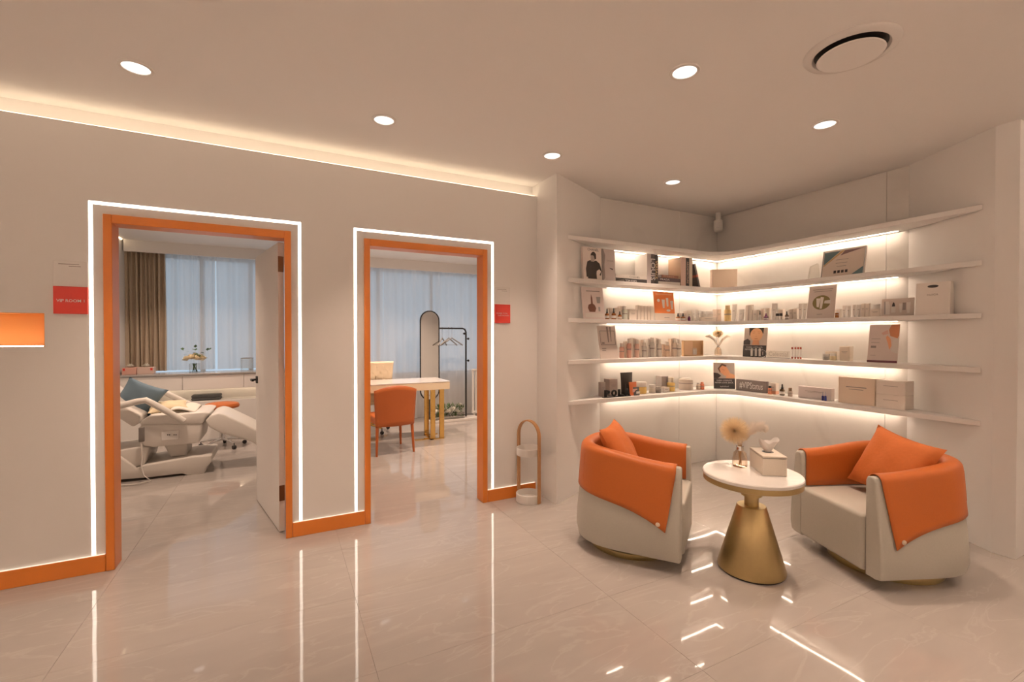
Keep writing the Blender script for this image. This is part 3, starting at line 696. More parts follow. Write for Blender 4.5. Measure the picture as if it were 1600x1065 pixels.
# ------------------------------------------------------------------ consulting room furniture
dk = thing('desk', 'cream desk with a pale glossy top on gold loop legs', 'desk', (0, 0, 0))
DX0, DX1, DY0, DY1, DZ = .75, 2.055, 5.90, 6.55, .79
boxo('desk_top', mat('glossy_stone', (.72, .70, .68), .06), dk, DX0, DX1, DY0, DY1, DZ-.012, DZ, .002, 1)
boxo('apron', mat('cream_lacquer', (.80, .66, .47), .35), dk, DX0+.004, DX1-.004, DY0+.004, DY1-.004, DZ-.11, DZ-.0125, .003, 1)
for yy in (DY0+.06, DY0+.36):                                         # two gold flat-bar loops at the right end
    b = B()
    for x in (1.80, 1.925): 
        if yy > DY0+.2 and x > 1.9: continue
        box(b, x, x+.065, yy, yy+.03, .012, DZ-.111, .004, 1)
    box(b, 1.80, 1.99, yy, yy+.03, 0, .012); fin('leg_loop', b, POLGOLD, dk, 40)
b = B(); box(b, 1.60, 1.83, DY0+.10, DY0+.16, 0, .012); box(b, 1.80, 1.84, DY0+.06, DY0+.40, 0, .0125); fin('floor_bar', b, POLGOLD, dk)
b = B(); box(b, DX0+.06, DX0+.12, DY0+.06, DY0+.56, 0, DZ-.111); fin('leg_loop', b, POLGOLD, dk)
oc = thing('guest_chair', 'orange leather chair with its back to the doorway at the desk', 'chair', (1.185, 5.66, 0), R(6))
b = B()
def ocb(u, v):
    x = -.235+.47*u; curve = .055*(1-(2*u-1)**2)
    z = .34+(.44+.055*(1-(2*u-1)**2)-.02)*v; wv = 1+.10*v
    return Vector((x*wv, -.225-curve-.02*v*v, z))
grid(b, ocb, 18, 10); o = fin('backrest', b, mat('rust_leather', (.46, .115, .024), .45), oc, 60); o.modifiers.new('thickness', 'SOLIDIFY').thickness = .03
boxo('seat', MATS['rust_leather'], oc, -.23, .23, -.24, .25, .36, .45, .02, 3)
for sx in (-1, 1):
    for sy in (-1, 1):
        b = B(); tube(b, [(sx*.21, sy*.21, .37), (sx*.225, sy*.235, .0)], [.021, .013], 8); fin('leg', b, MATS['rust_leather'], oc, 50)
of = thing('office_chair', 'cream tufted office chair on gold casters behind the desk', 'chair', (1.12, 6.88, 0), R(185))
CRL = mat('cream_leather', (.80, .65, .46), .45)
b = B()
def obk(u, v): 
    x = -.27+.54*u; t_ = .012*math.cos(u*5*2*math.pi)*math.cos(v*4*2*math.pi)*min(1, 8*min(u, 1-u, v, 1-v))
    return Vector((x*(1+.1*v), .24+.08*v-.06*(1-(2*u-1)**2)+t_, .48+.56*v))
grid(b, obk, 30, 24); o = fin('backrest', b, CRL, of, 70); o.modifiers.new('thickness', 'SOLIDIFY').thickness = -.07
boxo('seat', CRL, of, -.26, .26, -.25, .25, .42, .52, .035, 3)
b = B(); tube(b, [(0, 0, .10), (0, 0, .42)], .03, 12); fin('gas_column', b, POLGOLD, of, 50)
star_base(of, .32, .085, POLGOLD, BLACKP, rot=.75)
# mirror with clothes rail on one stand
MY = 7.22
rk = thing('mirror_rack', 'black clothes rail with an arched mirror on a white base', 'coat rack', (0, 0, 0))
def mp(x, y): q = on_y(x, y, MY); return q.x, q.z
bx0, bx1 = on_z(670, 660, 0).x, 2.98
b = B(); box(b, 2.12, bx1, MY-.16, MY+.10, 0, .04, .006, 2); fin('base_plate', b, mat('white_stone', (.74, .70, .66), .3), rk)
px_, pz = mp(728, 513); lx, _ = mp(686, 513)
b = B(); tube(b, [(lx-.02, MY, pz), (px_-.06, MY, pz), (px_-.02, MY, pz-.015), (px_, MY, pz-.06), (px_, MY, .04)], .014, 10); fin('rail_frame', b, BLACK, rk, 50)
xl, _ = mp(656, 520); xr, _ = mp(685, 520); zt = mp(670, 486)[1]; zb = mp(668, 624)[1]; cx_, hw_ = (xl+xr)/2, (xr-xl)/2
ov = [(cx_+hw_*math.cos(math.pi*k/16), zt-hw_+hw_*math.sin(math.pi*k/16)) for k in range(17)]+[(cx_-hw_*math.cos(math.pi*k/16), zb+hw_-hw_*math.sin(math.pi*k/16)) for k in range(17)]
b = B(); tube(b, [(x, MY-.03, z) for x, z in ov], .011, 8, True); fin('mirror_frame', b, BLACK, rk, 50)
b = B(); prism(b, ov, MY-.034, MY-.026, 0, 2, XZ); fin('mirror_glass', b, mat('mirror', (.82, .82, .80), .02, 1), rk)
b = B(); tube(b, [(cx_, MY, zt-.1), (cx_, MY, .04)], .012, 8); fin('mirror_post', b, BLACK, rk, 50)
for (x, y) in ((725, 521), (731, 529), (731, 563)):
    q = on_y(x, y, MY-.02); b = B(); tube(b, [(q.x, MY+.0, q.z), (q.x, MY-.04, q.z)], [.012, .02], 12); fin('coat_knob', b, BLACK, rk, 50)
for k, (hx, rot, lab) in enumerate(((691, .9, 'grey clothes hanger closest to the arched mirror'), (701, .5, 'grey clothes hanger in the middle of the rail'), (706, .2, 'grey clothes hanger furthest from the arched mirror'))):
    q = on_y(hx, 513, MY); h_ = thing('clothes_hanger', lab, 'hanger', (q.x, MY, pz-.013), rot, 'hangers on the rail')
    b = B(); tube(b, [(-.01, 0, .028), (0, 0, .03), (.014, 0, .022), (.012, 0, .0), (0, 0, -.02), (0, 0, -.15)], .0025, 6); fin('hook', b, CHROME, h_, 50)
    b = B(); tube(b, [(-.21, 0, -.27), (-.19, 0, -.255), (-.03, 0, -.165), (0, 0, -.145), (.03, 0, -.165), (.19, 0, -.255), (.21, 0, -.27)], .010, 8); fin('arm', b, mat('grey_hanger', (.30, .28, .26), .5), h_, 50)
    b = B(); tube(b, [(-.19, 0, -.262), (.19, 0, -.262)], .003, 6); fin('trouser_bar', b, CHROME, h_, 50)
pl = thing('lily_planter', 'white lilies with green leaves in a clear trough on the rack base', 'flowers', (on_y(700, 650, MY-.06).x, MY-.08, .04))
b = B()
for q in ((-.26, .26, -.06, -.055), (-.26, .26, .055, .06), (-.26, -.255, -.055, .055), (.255, .26, -.055, .055)): box(b, *q, 0, .10)
fin('trough', b, GLASS, pl)
bl = B(); bloom(bl, (0, 0, 0), .052, 5); b0 = fin('bloom', bl, WPETAL, pl)
for k in range(12):
    o = b0 if k == 0 else b0.copy()
    if k: C.objects.link(o); o.parent = pl
    o.location = (-.25+.045*k+random.uniform(-.01, .01), random.uniform(-.05, .02), random.uniform(.10, .22)); o.rotation_euler = (random.uniform(-.3, .9), random.uniform(-.6, .6), random.uniform(0, 6))
b = B()
for k in range(190):
    leaf(b, (random.uniform(-.25, .25), random.uniform(-.05, .05), random.uniform(.02, .2)), (random.uniform(-1, 1), random.uniform(-.7, .5), random.uniform(.2, 1.5)), random.uniform(.06, .11), .014)
fin('leaf_mass', b, GREEN, pl)['kind'] = 'stuff'
b = B(); x_ = on_y(744, 600, 7.35).x
rd = thing('radiator', 'pale column radiator at the right edge of the consulting room', 'radiator', (x_, 7.35, 0))
for k in range(7): b = B(); tube(b, [(-.06+.055*k, 0, .1), (-.06+.055*k, 0, .80)], .02, 8); fin('column', b, WHITEP, rd, 50)
b = B(); box(b, -.08, .30, -.03, .03, .06, .10, .005, 1); box(b, -.08, .30, -.03, .03, .80, .83, .005, 1); box(b, -.05, -.03, -.02, .02, 0, .06); box(b, .24, .26, -.02, .02, 0, .06); fin('header', b, WHITEP, rd)

# ------------------------------------------------------------------ things on the lit shelves
def cardmat(c): return mat('card_%02d%02d%02d' % tuple(int(q*99) for q in c), c, .5)
def spot(wall, sh, x0, x1, yt, off):
    # base centre of the front face, width and height of a thing seen between columns x0 and x1 whose top is at row yt
    zs = SZ[sh-1]; xm = (x0+x1)/2
    if wall == 'L':
        Y = YL-off; a, c, t_ = on_y(x0, yt, Y), on_y(x1, yt, Y), on_y(xm, yt, Y); return Vector(((a.x+c.x)/2, Y, zs)), 0, c.x-a.x, t_.z-zs
    X = XR-off; a, c, t_ = on_x(x0, yt, X), on_x(x1, yt, X), on_x(xm, yt, X); return Vector((X, (a.y+c.y)/2, zs)), R(-90), a.y-c.y, t_.z-zs
def place(name, label, cat, group, wall, sh, x0, x1, yt, off):
    p, rz, w_, h_ = spot(wall, sh, x0, x1, yt, off); p.z += .0006
    return thing(name, label, cat, p, rz, group), w_, h_
def lines(parent, rects, y, m, name='print'):
    b = B()
    for (a, c, z0, z1) in rects: box(b, a, c, y-.0004, y, z0, z1)
    return fin(name, b, m, parent)
def carton(wall, sh, x0, x1, yt, off, label, col=(.80, .75, .70), group='skincare cartons on the shelves', depth=None, name='carton', band=None, prt=True):
    o, w_, h_ = place(name, label, 'box', group, wall, sh, x0, x1, yt, off); d = depth or min(max(w_*.9, .02), off-.02, .09)
    boxo('box_body', cardmat(col), o, -w_/2, w_/2, 0, d, 0, h_, min(.002, w_*.04), 1)
    if band: boxo('colour_band', cardmat(band), o, -w_/2-.0004, w_/2+.0004, -.0006, d*.98, 0, h_*.28)
    if prt: lines(o, [(-w_*.28, w_*.28, h_*.62, h_*.62+max(.0025, h_*.03)), (-w_*.2, w_*.2, h_*.54, h_*.54+max(.002, h_*.02))], -.0002, GREYINK)
    return o
def dropper(wall, sh, x0, x1, yt, off, label, m=None, cap=None, group='dropper bottles on the shelves'):
    o, w_, h_ = place('dropper_bottle', label, 'bottle', group, wall, sh, x0, x1, yt, off); r = w_/2; b_ = h_*.58
    b = B(); lathe(b, [(r*.9, 0), (r, .003), (r, b_*.82), (r*.55, b_), (r*.42, b_)], 16, (0, r)); fin('bottle_body', b, m or AMBER, o, 40)
    b = B(); lathe(b, [(r*.5, b_), (r*.5, b_+h_*.12), (r*.32, b_+h_*.14), (r*.30, h_*.93), (r*.15, h_)], 14, (0, r)); fin('dropper_cap', b, cap or BLACKP, o, 40)
    b = B(); lathe(b, [(r*1.01, b_*.2), (r*1.01, b_*.6)], 16, (0, r), cap=False); fin('label_band', b, PALEC, o, 40)
    return o
def tube_(wall, sh, x0, x1, yt, off, label, col=(.80, .75, .70), cap=(.78, .74, .70), group='squeeze tubes on the shelves'):
    o, w_, h_ = place('squeeze_tube', label, 'tube', group, wall, sh, x0, x1, yt, off); r = w_/2
    b = B(); lathe(b, [(r*.62, 0), (r*.65, .002), (r*.65, h_*.17)], 16, (0, r)); fin('screw_cap', b, cardmat(cap), o, 40)
    b = B()
    def f(u, v):
        a = 2*math.pi*u; k = v; return Vector((math.cos(a)*r*(.70+.3*k), r+math.sin(a)*r*(.70*(1-k)+.04*k), h_*(.18+.82*v)))
    V = grid(b, f, 16, 6, True); b.faces.new([q[0] for q in V]); b.faces.new([q[-1] for q in V]); fin('tube_body', b, cardmat(col), o, 50)
    lines(o, [(-r*.4, r*.4, h_*.6, h_*.6+.004)], r*.55, GREYINK)
    return o
def jar(wall, sh, x0, x1, yt, off, label, col=(.76, .72, .67), lid=(.70, .67, .64), zoff=0, group='cream jars on the shelves'):
    o, w_, h_ = place('cream_jar', label, 'jar', group, wall, sh, x0, x1, yt, off); r = w_/2; h_ -= zoff; o.location.z += zoff
    b = B(); lathe(b, [(r*.92, 0), (r, .003), (r, h_*.55), (r*.94, h_*.58)], 20, (0, r)); fin('jar_body', b, cardmat(col) if not isinstance(col, bpy.types.Material) else col, o, 40)
    b = B(); lathe(b, [(r*.98, h_*.6), (r*1.0, h_*.62), (r*1.0, h_*.96), (r*.95, h_)], 20, (0, r)); fin('jar_lid', b, cardmat(lid), o, 40)
    return o
def bottle(wall, sh, x0, x1, yt, off, label, col, cap=(.76, .72, .67), group='toner bottles on the shelves', capf=.24):
    o, w_, h_ = place('toner_bottle', label, 'bottle', group, wall, sh, x0, x1, yt, off); r = w_/2; q = h_*(1-capf)
    b = B(); lathe(b, [(r*.94, 0), (r, .003), (r, q*.93), (r*.7, q)], 16, (0, r)); fin('bottle_body', b, cardmat(col) if not isinstance(col, bpy.types.Material) else col, o, 40)
    b = B(); lathe(b, [(r*.72, q), (r*.72, h_*.985), (r*.65, h_)], 16, (0, r)); fin('bottle_cap', b, cardmat(cap), o, 40)
    b = B(); lathe(b, [(r*1.01, q*.55), (r*1.01, q*.63)], 16, (0, r), cap=False); fin('label_line', b, GREYINK, o, 40)
    return o
def poster(wall, sh, x0, x1, yt, off, label, col, shapes, tilt=9, name='display_card', cat='poster', group='display cards on the shelves', th=.004, texts=(), at_=None):
    if at_: (p_, rz_, w_, h_) = at_; o = thing(name, label, cat, p_, rz_, group)
    else: o, w_, h_ = place(name, label, cat, group, wall, sh, x0, x1, yt, off)
    t_ = R(tilt); H = h_/math.cos(t_)
    M = Matrix.Rotation(-t_, 4, 'X')
    b = B(); box(b, -w_/2, w_/2, 0, th, 0, H); fin('panel', b, cardmat(col) if not isinstance(col, bpy.types.Material) else col, o, None, M)
    b = B(); box(b, -w_*.1, w_*.1, H*.55*math.sin(t_)+th+.002, H*.55*math.sin(t_)+th+.05 if wall == 'L' else H*.55*math.sin(t_)+th+.03, 0, .003); fin('foot', b, GLASS, o)
    for k, (nm, m, pts) in enumerate(shapes):
        b = B(); prism(b, [((u-.5)*w_, v*H) for u, v in pts], -.0004*(k+1), -.0004*k-.0001, 0, 1, XZ); fin(nm, b, m, o, None, M)
    for s_, m, u, v, wd in texts: text('lettering', s_, m, o, width=wd*w_, loc=M @ Vector(((u-.5)*w_, -.0004*(len(shapes)+2), v*H)), M=M)
    return o
def rect(a, b_, c, d): return [(a, b_), (c, b_), (c, d), (a, d)]
def ell(cx, cy, rx_, ry, n=20): return [(cx+rx_*math.cos(2*math.pi*k/n), cy+ry*math.sin(2*math.pi*k/n)) for k in range(n)]
def book_up(wall, x0, x1, yt, off, label, cover, spine, depth, txt=None, tm=None, tw=.6, lean=0):
    o, w_, h_ = place('book', label, 'book', 'books on the second shelf', wall, 2, x0, x1, yt, off)
    boxo('cover', cover, o, -w_/2, w_/2, .0, depth, 0, h_, .001, 1); boxo('pages', WHITEC, o, -w_/2+.003, w_/2-.003, .004, depth+.0005, .002, h_+.0004)
    boxo('spine', spine, o, -w_/2-.0003, w_/2+.0003, -.0008, .0, 0, h_)
    if txt: text('spine_title', txt, tm, o, width=h_*tw, loc=(0, -.0012, h_*.5), rot90=False, M=Matrix.Rotation(R(90), 4, 'Y'))
    return o
def book_flat(x0, x1, z0, z1, off, label, m, depth, txt=None, tm=None, tx=.5, tw=.4, wall='L'):
    p, rz, w_, _ = spot(wall, 2, x0, x1, 430, off); o = thing('book', label, 'book', (p.x, p.y, SZ[1]+z0), rz, 'books on the second shelf')
    boxo('cover', m, o, -w_/2, w_/2, 0, depth, 0, z1-z0-.0008, .001, 1); boxo('pages', WHITEC, o, -w_/2-.0004, w_/2+.0004, .004, depth-.003, .003, z1-z0-.004)
    if txt: text('spine_title', txt, tm, o, width=w_*tw, height=(z1-z0)*.5, loc=((tx-.5)*w_, -.0006, (z1-z0)/2))
    return o
# second shelf: books, box, certificate
F_ = mat('print_figure', (.045, .035, .03), .6)
fig = [('print_torso', F_, [(.24, .03), (.72, .03), (.70, .20), (.72, .28), (.86, .34), (.96, .27), (.86, .16), (.93, .14), (1.0, .28), (.88, .52), (.70, .60), (.52, .58), (.36, .60), (.22, .55), (.14, .33), (.16, .08), (.24, .08)]),
       ('print_skin', mat('print_grey', (.45, .38, .34), .6), [(.42, .56), (.60, .56), (.60, .68), (.62, .76), (.44, .76), (.40, .70)]), ('print_hair', F_, [(.42, .80), (.40, .74), (.48, .76), (.58, .74), (.62, .62), (.70, .66), (.70, .80), (.60, .87), (.50, .86)])]
poster('L', 2, 912, 941, 386, .262, 'white fashion book standing upright with a dark figure on its cover', (.84, .75, .69), fig, 3, 'book', 'book', 'books on the second shelf', .03, (('CHANEL', INK, .55, .93, .6),))
poster('L', 2, 942, 962, 389, .235, 'grey marbled book standing next to the figure cover book', (.62, .55, .53), [('print_blot', GREYINK, [(.02, .0), (.2, .1), (.16, .5), (.24, .8), (.1, 1), (.0, 1), (.0, 0)]), ('print_mark', INK, [(.55, .42), (.8, .40), (.82, .36), (.6, .39)])], 3, 'book', 'book', 'books on the second shelf', .025, (('CHANEL', GREYINK, .62, .64, .55),))
book_flat(976, 1011, 0, .045, .20, 'black fashion book lying flat at the bottom of the left stack', DARKC, .15, 'TOM FORD', WINK, .28, .5)
book_flat(962, 1011, .0458, .078, .20, 'white fashion book lying flat on the black book', WHITEC, .16, 'CHANEL', INK, .60, .34)
book_up('L', 1011, 1017.3, 396, .20, 'white upright book left of the black spines', WHITEC, mat('lilac_white', (.66, .60, .60), .5), .17)
book_up('L', 1017.8, 1022.8, 397, .20, 'black upright book with a white emblem on its spine', DARKC, mat('charcoal_spine', (.10, .085, .085), .5), .17, 'LOUIS', WINK, .7)
book_up('L', 1023.2, 1028.2, 398, .20, 'black upright book with gold spine lettering', DARKC, DARKC, .17, 'VERSACE', mat('gold_ink', (.75, .52, .25), .5), .6)
book_flat(1029, 1063, 0, .043, .20, 'white book lying at the bottom of the right stack', WHITEC, .15)
book_flat(1029, 1063.5, .0438, .079, .20, 'black purple book lying in the middle of the right stack', mat('aubergine', (.08, .05, .06), .5), .15, 'PRADA', WINK, .28, .42)
book_flat(1034, 1060, .0798, .108, .20, 'brown book lying on top of the right stack', mat('brown_cover', (.30, .14, .09), .5), .13, 'Capri', mat('tan_ink', (.7, .45, .33), .5), .4, .6)
book_up('L', 1064, 1071.6, 402, .20, 'cream upright book with a rosy spine right of the stack', mat('tan_cover', (.45, .30, .2), .5), mat('rosy_spine', (.66, .47, .40), .5), .17)
book_up('L', 1072, 1076.8, 403, .20, 'thin black upright book with small pale lettering', DARKC, DARKC, .17, 'ARCHITECTURE', mat('tan_ink', (.7, .45, .33), .5), .75)
book_up('L', 1077.2, 1081.8, 403, .20, 'cream upright book beside the leaning grey book', CREAM, CREAM, .17)
p, rz, w_, h_ = spot('L', 2, 1083, 1088, 407, .20)
o = thing('book', 'dark grey book leaning against the upright books', 'book', (p.x+.062, p.y, SZ[1]), 0, 'books on the second shelf')
Ml = Matrix.Rotation(R(-17), 4, 'Y'); b = B(); box(b, 0, .026, 0, .16, .0, .255, .001, 1); fin('cover', b, mat('slate_cover', (.11, .095, .09), .5), o, None, Ml)
b = B(); box(b, -.0004, .0264, -.0006, .16, .115, .14); fin('red_band', b, mat('red_band', (.45, .13, .09), .5), o, None, Ml)
w_, h_ = .255, .205; o = thing('gift_box', 'plain beige lidded box standing in the corner of the second shelf', 'box', (4.208, 3.29, SZ[1]+.0006), R(-32))
boxo('box_body', BEIGE, o, -w_/2, w_/2, 0, .07, 0, h_, .002, 1); boxo('lid_edge', BEIGE, o, -w_/2-.001, w_/2+.001, -.001, .071, h_*.93, h_+.001)
poster('R', 2, 1283, 1350, 388, .19, 'framed certificate with teal corner stripes on the second shelf', (.70, .60, .52),
       [('print_teal', mat('teal_ink', (.12, .19, .21), .5), [(.03, .48), (.42, .95), (.03, .95)]), ('print_gold', mat('gold_stripe', (.55, .36, .17), .5), [(.03, .42), (.03, .47), (.44, .95), (.52, .95)]),
        ('print_plum', mat('plum_ink', (.22, .14, .14), .5), [(.42, .78), (.52, .95), (.95, .95), (.60, .84)]), ('print_teal', MATS['teal_ink'], [(.72, .05), (.97, .05), (.97, .30)]),
        ('print_text', GREYINK, rect(.33, .62, .62, .635)), ('print_text', GREYINK, rect(.33, .50, .6, .515)), ('print_text', GREYINK, rect(.36, .38, .58, .395)),
        ('print_seal', INK, rect(.30, .14, .36, .24)), ('print_seal', INK, rect(.39, .14, .45, .24)), ('print_seal', INK, rect(.48, .14, .54, .24)), ('print_seal', INK, rect(.57, .14, .63, .24)),
        ('frame_bar', CHROME, rect(0, 0, .02, 1)), ('frame_bar', CHROME, rect(.98, 0, 1, 1)), ('frame_bar', CHROME, rect(.02, .97, .98, 1)), ('frame_bar', CHROME, rect(.02, 0, .98, .03))], 10, 'certificate', 'certificate', None, .012)
o, w_, h_ = place('crystal_award', 'clear glass award left of the framed certificate', 'award', None, 'R', 2, 1262, 1278, 412, .16)
b = B(); prism(b, [(-w_/2, 0), (w_/2, 0), (w_*.5, h_*.2), (w_*.4, h_), (-w_*.3, h_*.85), (-w_*.5, h_*.2)], 0, .03, .003, 1, XZ); fin('block', b, GLASS, o)
# middle shelf
poster('L', 3, 912, 946, 448, .255, 'pale card with a brown dropper bottle picture at the left shelf end', (.76, .66, .63),
       [('print_bottle', mat('print_brown', (.20, .08, .05), .5), [(.30, .22), (.56, .22), (.62, .34), (.56, .44), (.48, .48), (.48, .66), (.44, .78), (.41, .66), (.40, .48), (.28, .44), (.24, .34)]), ('print_tube', GREYC, [(.68, .50), (.82, .50), (.86, .70), (.66, .70)]), ('print_tube', GREYC, rect(.72, .24, .80, .38)), ('print_title', GREYINK, rect(.22, .86, .85, .89)), ('print_base', WHITEC, rect(.1, .05, .95, .18))])
AMB = [(948, 953, 482, 'amber dropper bottle right beside the bottle picture card'), (958.5, 964, 481, 'middle one of three amber dropper bottles, tallest cap'), (968, 973, 486, 'amber bottle without a tall dropper, third from the picture card')]
for a, c, y, l in AMB: dropper('L', 3, a, c, y, .225, l)
for a, c, y, of, l, cl in ((952, 958, 481, .16, 'white carton behind the first amber bottle', (.74, .66, .58)), (963, 967.5, 481, .16, 'narrow white carton behind the second amber bottle', (.74, .66, .58)), (969, 975, 478, .15, 'white carton behind the third amber bottle', (.78, .7, .62)),
                           (983.5, 995, 483, .19, 'low wide white carton left of the row of five', (.78, .7, .62)), (996.5, 1001, 477, .19, 'first and leftmost of five tall white cartons left of the orange card', (.78, .7, .62)), (1001.5, 1006.5, 478, .19, 'second of five tall white cartons left of the orange card', (.74, .65, .56)),
                           (1007, 1011.5, 478, .19, 'third of five tall white cartons left of the orange card', (.78, .7, .62)), (1012, 1016.5, 478, .19, 'fourth of five tall white cartons left of the orange card', (.74, .65, .56)), (1017, 1021.5, 478, .19, 'fifth of five tall white cartons, next to the orange card', (.78, .7, .62)),
                           (1059, 1064.5, 489, .15, 'pale carton behind the left of two small droppers', (.74, .66, .58)), (1067, 1072, 489, .15, 'pale carton behind the right of two small droppers', (.74, .66, .58)), (1073.5, 1080, 485, .17, 'white carton left of the white tubes near the corner', (.78, .7, .62)),
                           (1095.5, 1119, 495, .20, 'long low white carton under two jars in the corner', (.74, .66, .58)), (1120.5, 1127, 483, .17, 'pale carton in the shelf corner beside the gold bottle', (.70, .58, .5))):
    carton('L', 3, a, c, y, of, l, cl, prt=(c-a) > 5)
bottle('L', 3, 976, 982, 478, .19, 'white bottle with pale green tint beside the amber trio', (.66, .68, .60))
poster('L', 3, 1024, 1055.5, 456, .21, 'orange product card with white tubes pictured on a clear stand', (.74, .64, .55), [('print_orange', mat('print_orange', (.85, .24, .05), .5), rect(0, .26, 1, 1)), ('print_tube', WHITEC, [(.42, .44), (.50, .44), (.54, .74), (.38, .74)]), ('print_tube', WHITEC, [(.62, .5), (.70, .5), (.72, .8), (.60, .8)]), ('print_tube', WHITEC, [(.84, .40), (.90, .40), (.94, .70), (.80, .70)]), ('print_jar', WHITEC, ell(.22, .70, .07, .05)), ('print_jar', WHITEC, ell(.68, .36, .10, .04)), ('print_title', mat('print_peach', (.85, .42, .2), .5), rect(.1, .9, .9, .94)), ('print_caption', GREYINK, rect(.45, .1, .7, .12))], 6)
dropper('L', 3, 1059.5, 1064.5, 489, .215, 'left of two small amber droppers right of the orange card'); dropper('L', 3, 1067.5, 1072.5, 489, .215, 'right of two small amber droppers right of the orange card')
o, w_, h_ = place('sample_vial', 'tiny purple sample vial on the middle shelf near the droppers', 'vial', None, 'L', 3, 1077, 1080, 494, .22)
b = B(); lathe(b, [(w_/2, 0), (w_/2, h_*.75), (w_*.3, h_*.8), (w_*.3, h_)], 12, (0, w_/2)); fin('vial_body', b, PURPLE, o, 40); b = B(); lathe(b, [(w_*.35, h_), (w_*.35, h_*1.15)], 12, (0, w_/2)); fin('vial_cap', b, WHITEP, o)
for a, c, y, l in ((1083, 1089, 483, 'first white tube left of the two lidded jars'), (1090, 1095, 483, 'second white tube left of the two lidded jars')): tube_('L', 3, a, c, y, .19, l)
jar('L', 3, 1097, 1105, 486, .19, 'left cream jar standing on the long low carton', zoff=.0375); jar('L', 3, 1108, 1117, 486, .19, 'right cream jar standing on the long low carton', zoff=.0375)
bottle('R', 3, 1129.5, 1138, 477, .20, 'golden bottle in the corner of the middle shelf', (.72, .50, .22), (.62, .46, .26)); tube_('R', 3, 1141, 1149, 475, .20, 'tall white tube right of the golden bottle'); tube_('R', 3, 1151, 1160, 483, .20, 'short white tube with grey print right of the tall one')
for a, c, y, of, l, cl in ((1165, 1169.5, 477, .18, 'slim tall white carton after the short white tube', (.76, .68, .60)), (1170, 1175, 476, .18, 'second slim tall white carton after the short white tube', (.78, .7, .62)), (1176, 1183, 484, .18, 'lower white carton beside the black capped mini dropper', (.74, .66, .58)), (1188, 1193, 482, .14, 'carton behind the purple bottle', (.72, .62, .54)),
                           (1197, 1202, 481, .15, 'white carton right of the purple bottle', (.72, .62, .54)), (1215.5, 1223, 483, .14, 'carton behind the two black lidded pots', (.72, .63, .55)), (1232.5, 1238.5, 483, .17, 'first pale carton right of the brown dropper', (.74, .66, .58)), (1239, 1245, 482, .17, 'second pale carton right of the brown dropper', (.76, .68, .60)),
                           (1304, 1313, 483, .14, 'white carton behind the amber pot right of the round picture card', (.74, .66, .58)), (1345.5, 1351, 474, .18, 'left of the tallest pair of white cartons near the product picture', (.76, .68, .60)), (1351.5, 1358, 474, .18, 'right of the tallest pair of white cartons near the product picture', (.78, .7, .62)), (1359.5, 1375, 482.5, .19, 'low white carton carrying one cream jar', (.76, .68, .60))):
    carton('R', 3, a, c, y, of, l, cl, prt=(c-a) > 5)
dropper('R', 3, 1184, 1188, 485, .22, 'white mini dropper bottle with a black cap', WHITEC); dropper('R', 3, 1191.5, 1198, 489, .225, 'purple glass bottle on the middle shelf', PURPLE, PURPLE); tube_('R', 3, 1203, 1212, 474, .18, 'tall white tube left of the two black lidded pots')
for a, c, l in ((1211, 1215.5, 'left white pot with a black lid'), (1216.5, 1221, 'right white pot with a black lid')): jar('R', 3, a, c, 489.5, .22, l, lid=(.03, .025, .025))
dropper('R', 3, 1225, 1230.5, 486, .22, 'single brown dropper bottle right of the black lidded pots', mat('brown_bottle', (.14, .08, .05), .2))
tube_('R', 3, 1246, 1252.5, 474, .18, 'left of two white tubes beside the round picture card'); tube_('R', 3, 1253, 1259.5, 474, .18, 'right of two white tubes beside the round picture card')
gp = mat('print_moss', (.24, .20, .08), .6)
poster('R', 3, 1260.5, 1303, 446, .205, 'pale card with a round green picture of tubes', (.68, .59, .54), [('print_circle', gp, ell(.5, .49, .33, .22, 28)), ('print_tube', WHITEC, [(.34, .36), (.42, .34), (.46, .62), (.30, .62)]), ('print_tube', WHITEC, [(.46, .30), (.54, .30), (.58, .64), (.46, .66)]), ('print_hand', PALEC, [(.60, .46), (.84, .44), (.84, .56), (.62, .54)]), ('print_title', GREYINK, rect(.15, .88, .88, .895)), ('print_title', GREYINK, rect(.2, .82, .85, .835)), ('print_caption', GREYINK, rect(.38, .12, .58, .135))])
bottle('R', 3, 1303.5, 1309, 486, .225, 'little amber pot right of the round picture card', AMBER)
for a, c, y, l in ((1314.5, 1321, 477, 'first of four white tubes left of the tall cartons'), (1321.5, 1328, 478, 'second of four white tubes left of the tall cartons'), (1330, 1336.5, 476, 'third of four white tubes left of the tall cartons'), (1337, 1344, 476, 'fourth of four white tubes left of the tall cartons')): tube_('R', 3, a, c, y, .18, l)
jar('R', 3, 1363, 1373, 475, .18, 'cream jar on the low carton beside the product picture', zoff=spot('R', 3, 1359.5, 1375, 482.5, .19)[3]+.001)
poster('R', 3, 1377, 1428, 466, .215, 'wide grey product picture card left of the shopping bag', (.62, .54, .49), [('print_dark', GREYC, [(.09, .1), (.13, .1), (.16, .86), (.08, .86)]), ('print_bottle', PALEC, [(.14, .1), (.27, .1), (.27, .6), (.22, .86), (.12, .86)]), ('print_bottle', PALEC, rect(.31, .2, .45, .55)), ('print_cap', INK, [(.33, .55), (.43, .55), (.41, .72), (.38, .80), (.35, .72)]), ('print_box', GREYINK, rect(.66, .32, .76, .74)), ('print_tube', PALEC, [(.58, .2), (.64, .2), (.66, .7), (.55, .7)]), ('print_tube', PALEC, [(.80, .15), (.88, .15), (.90, .75), (.78, .75)])], 4)
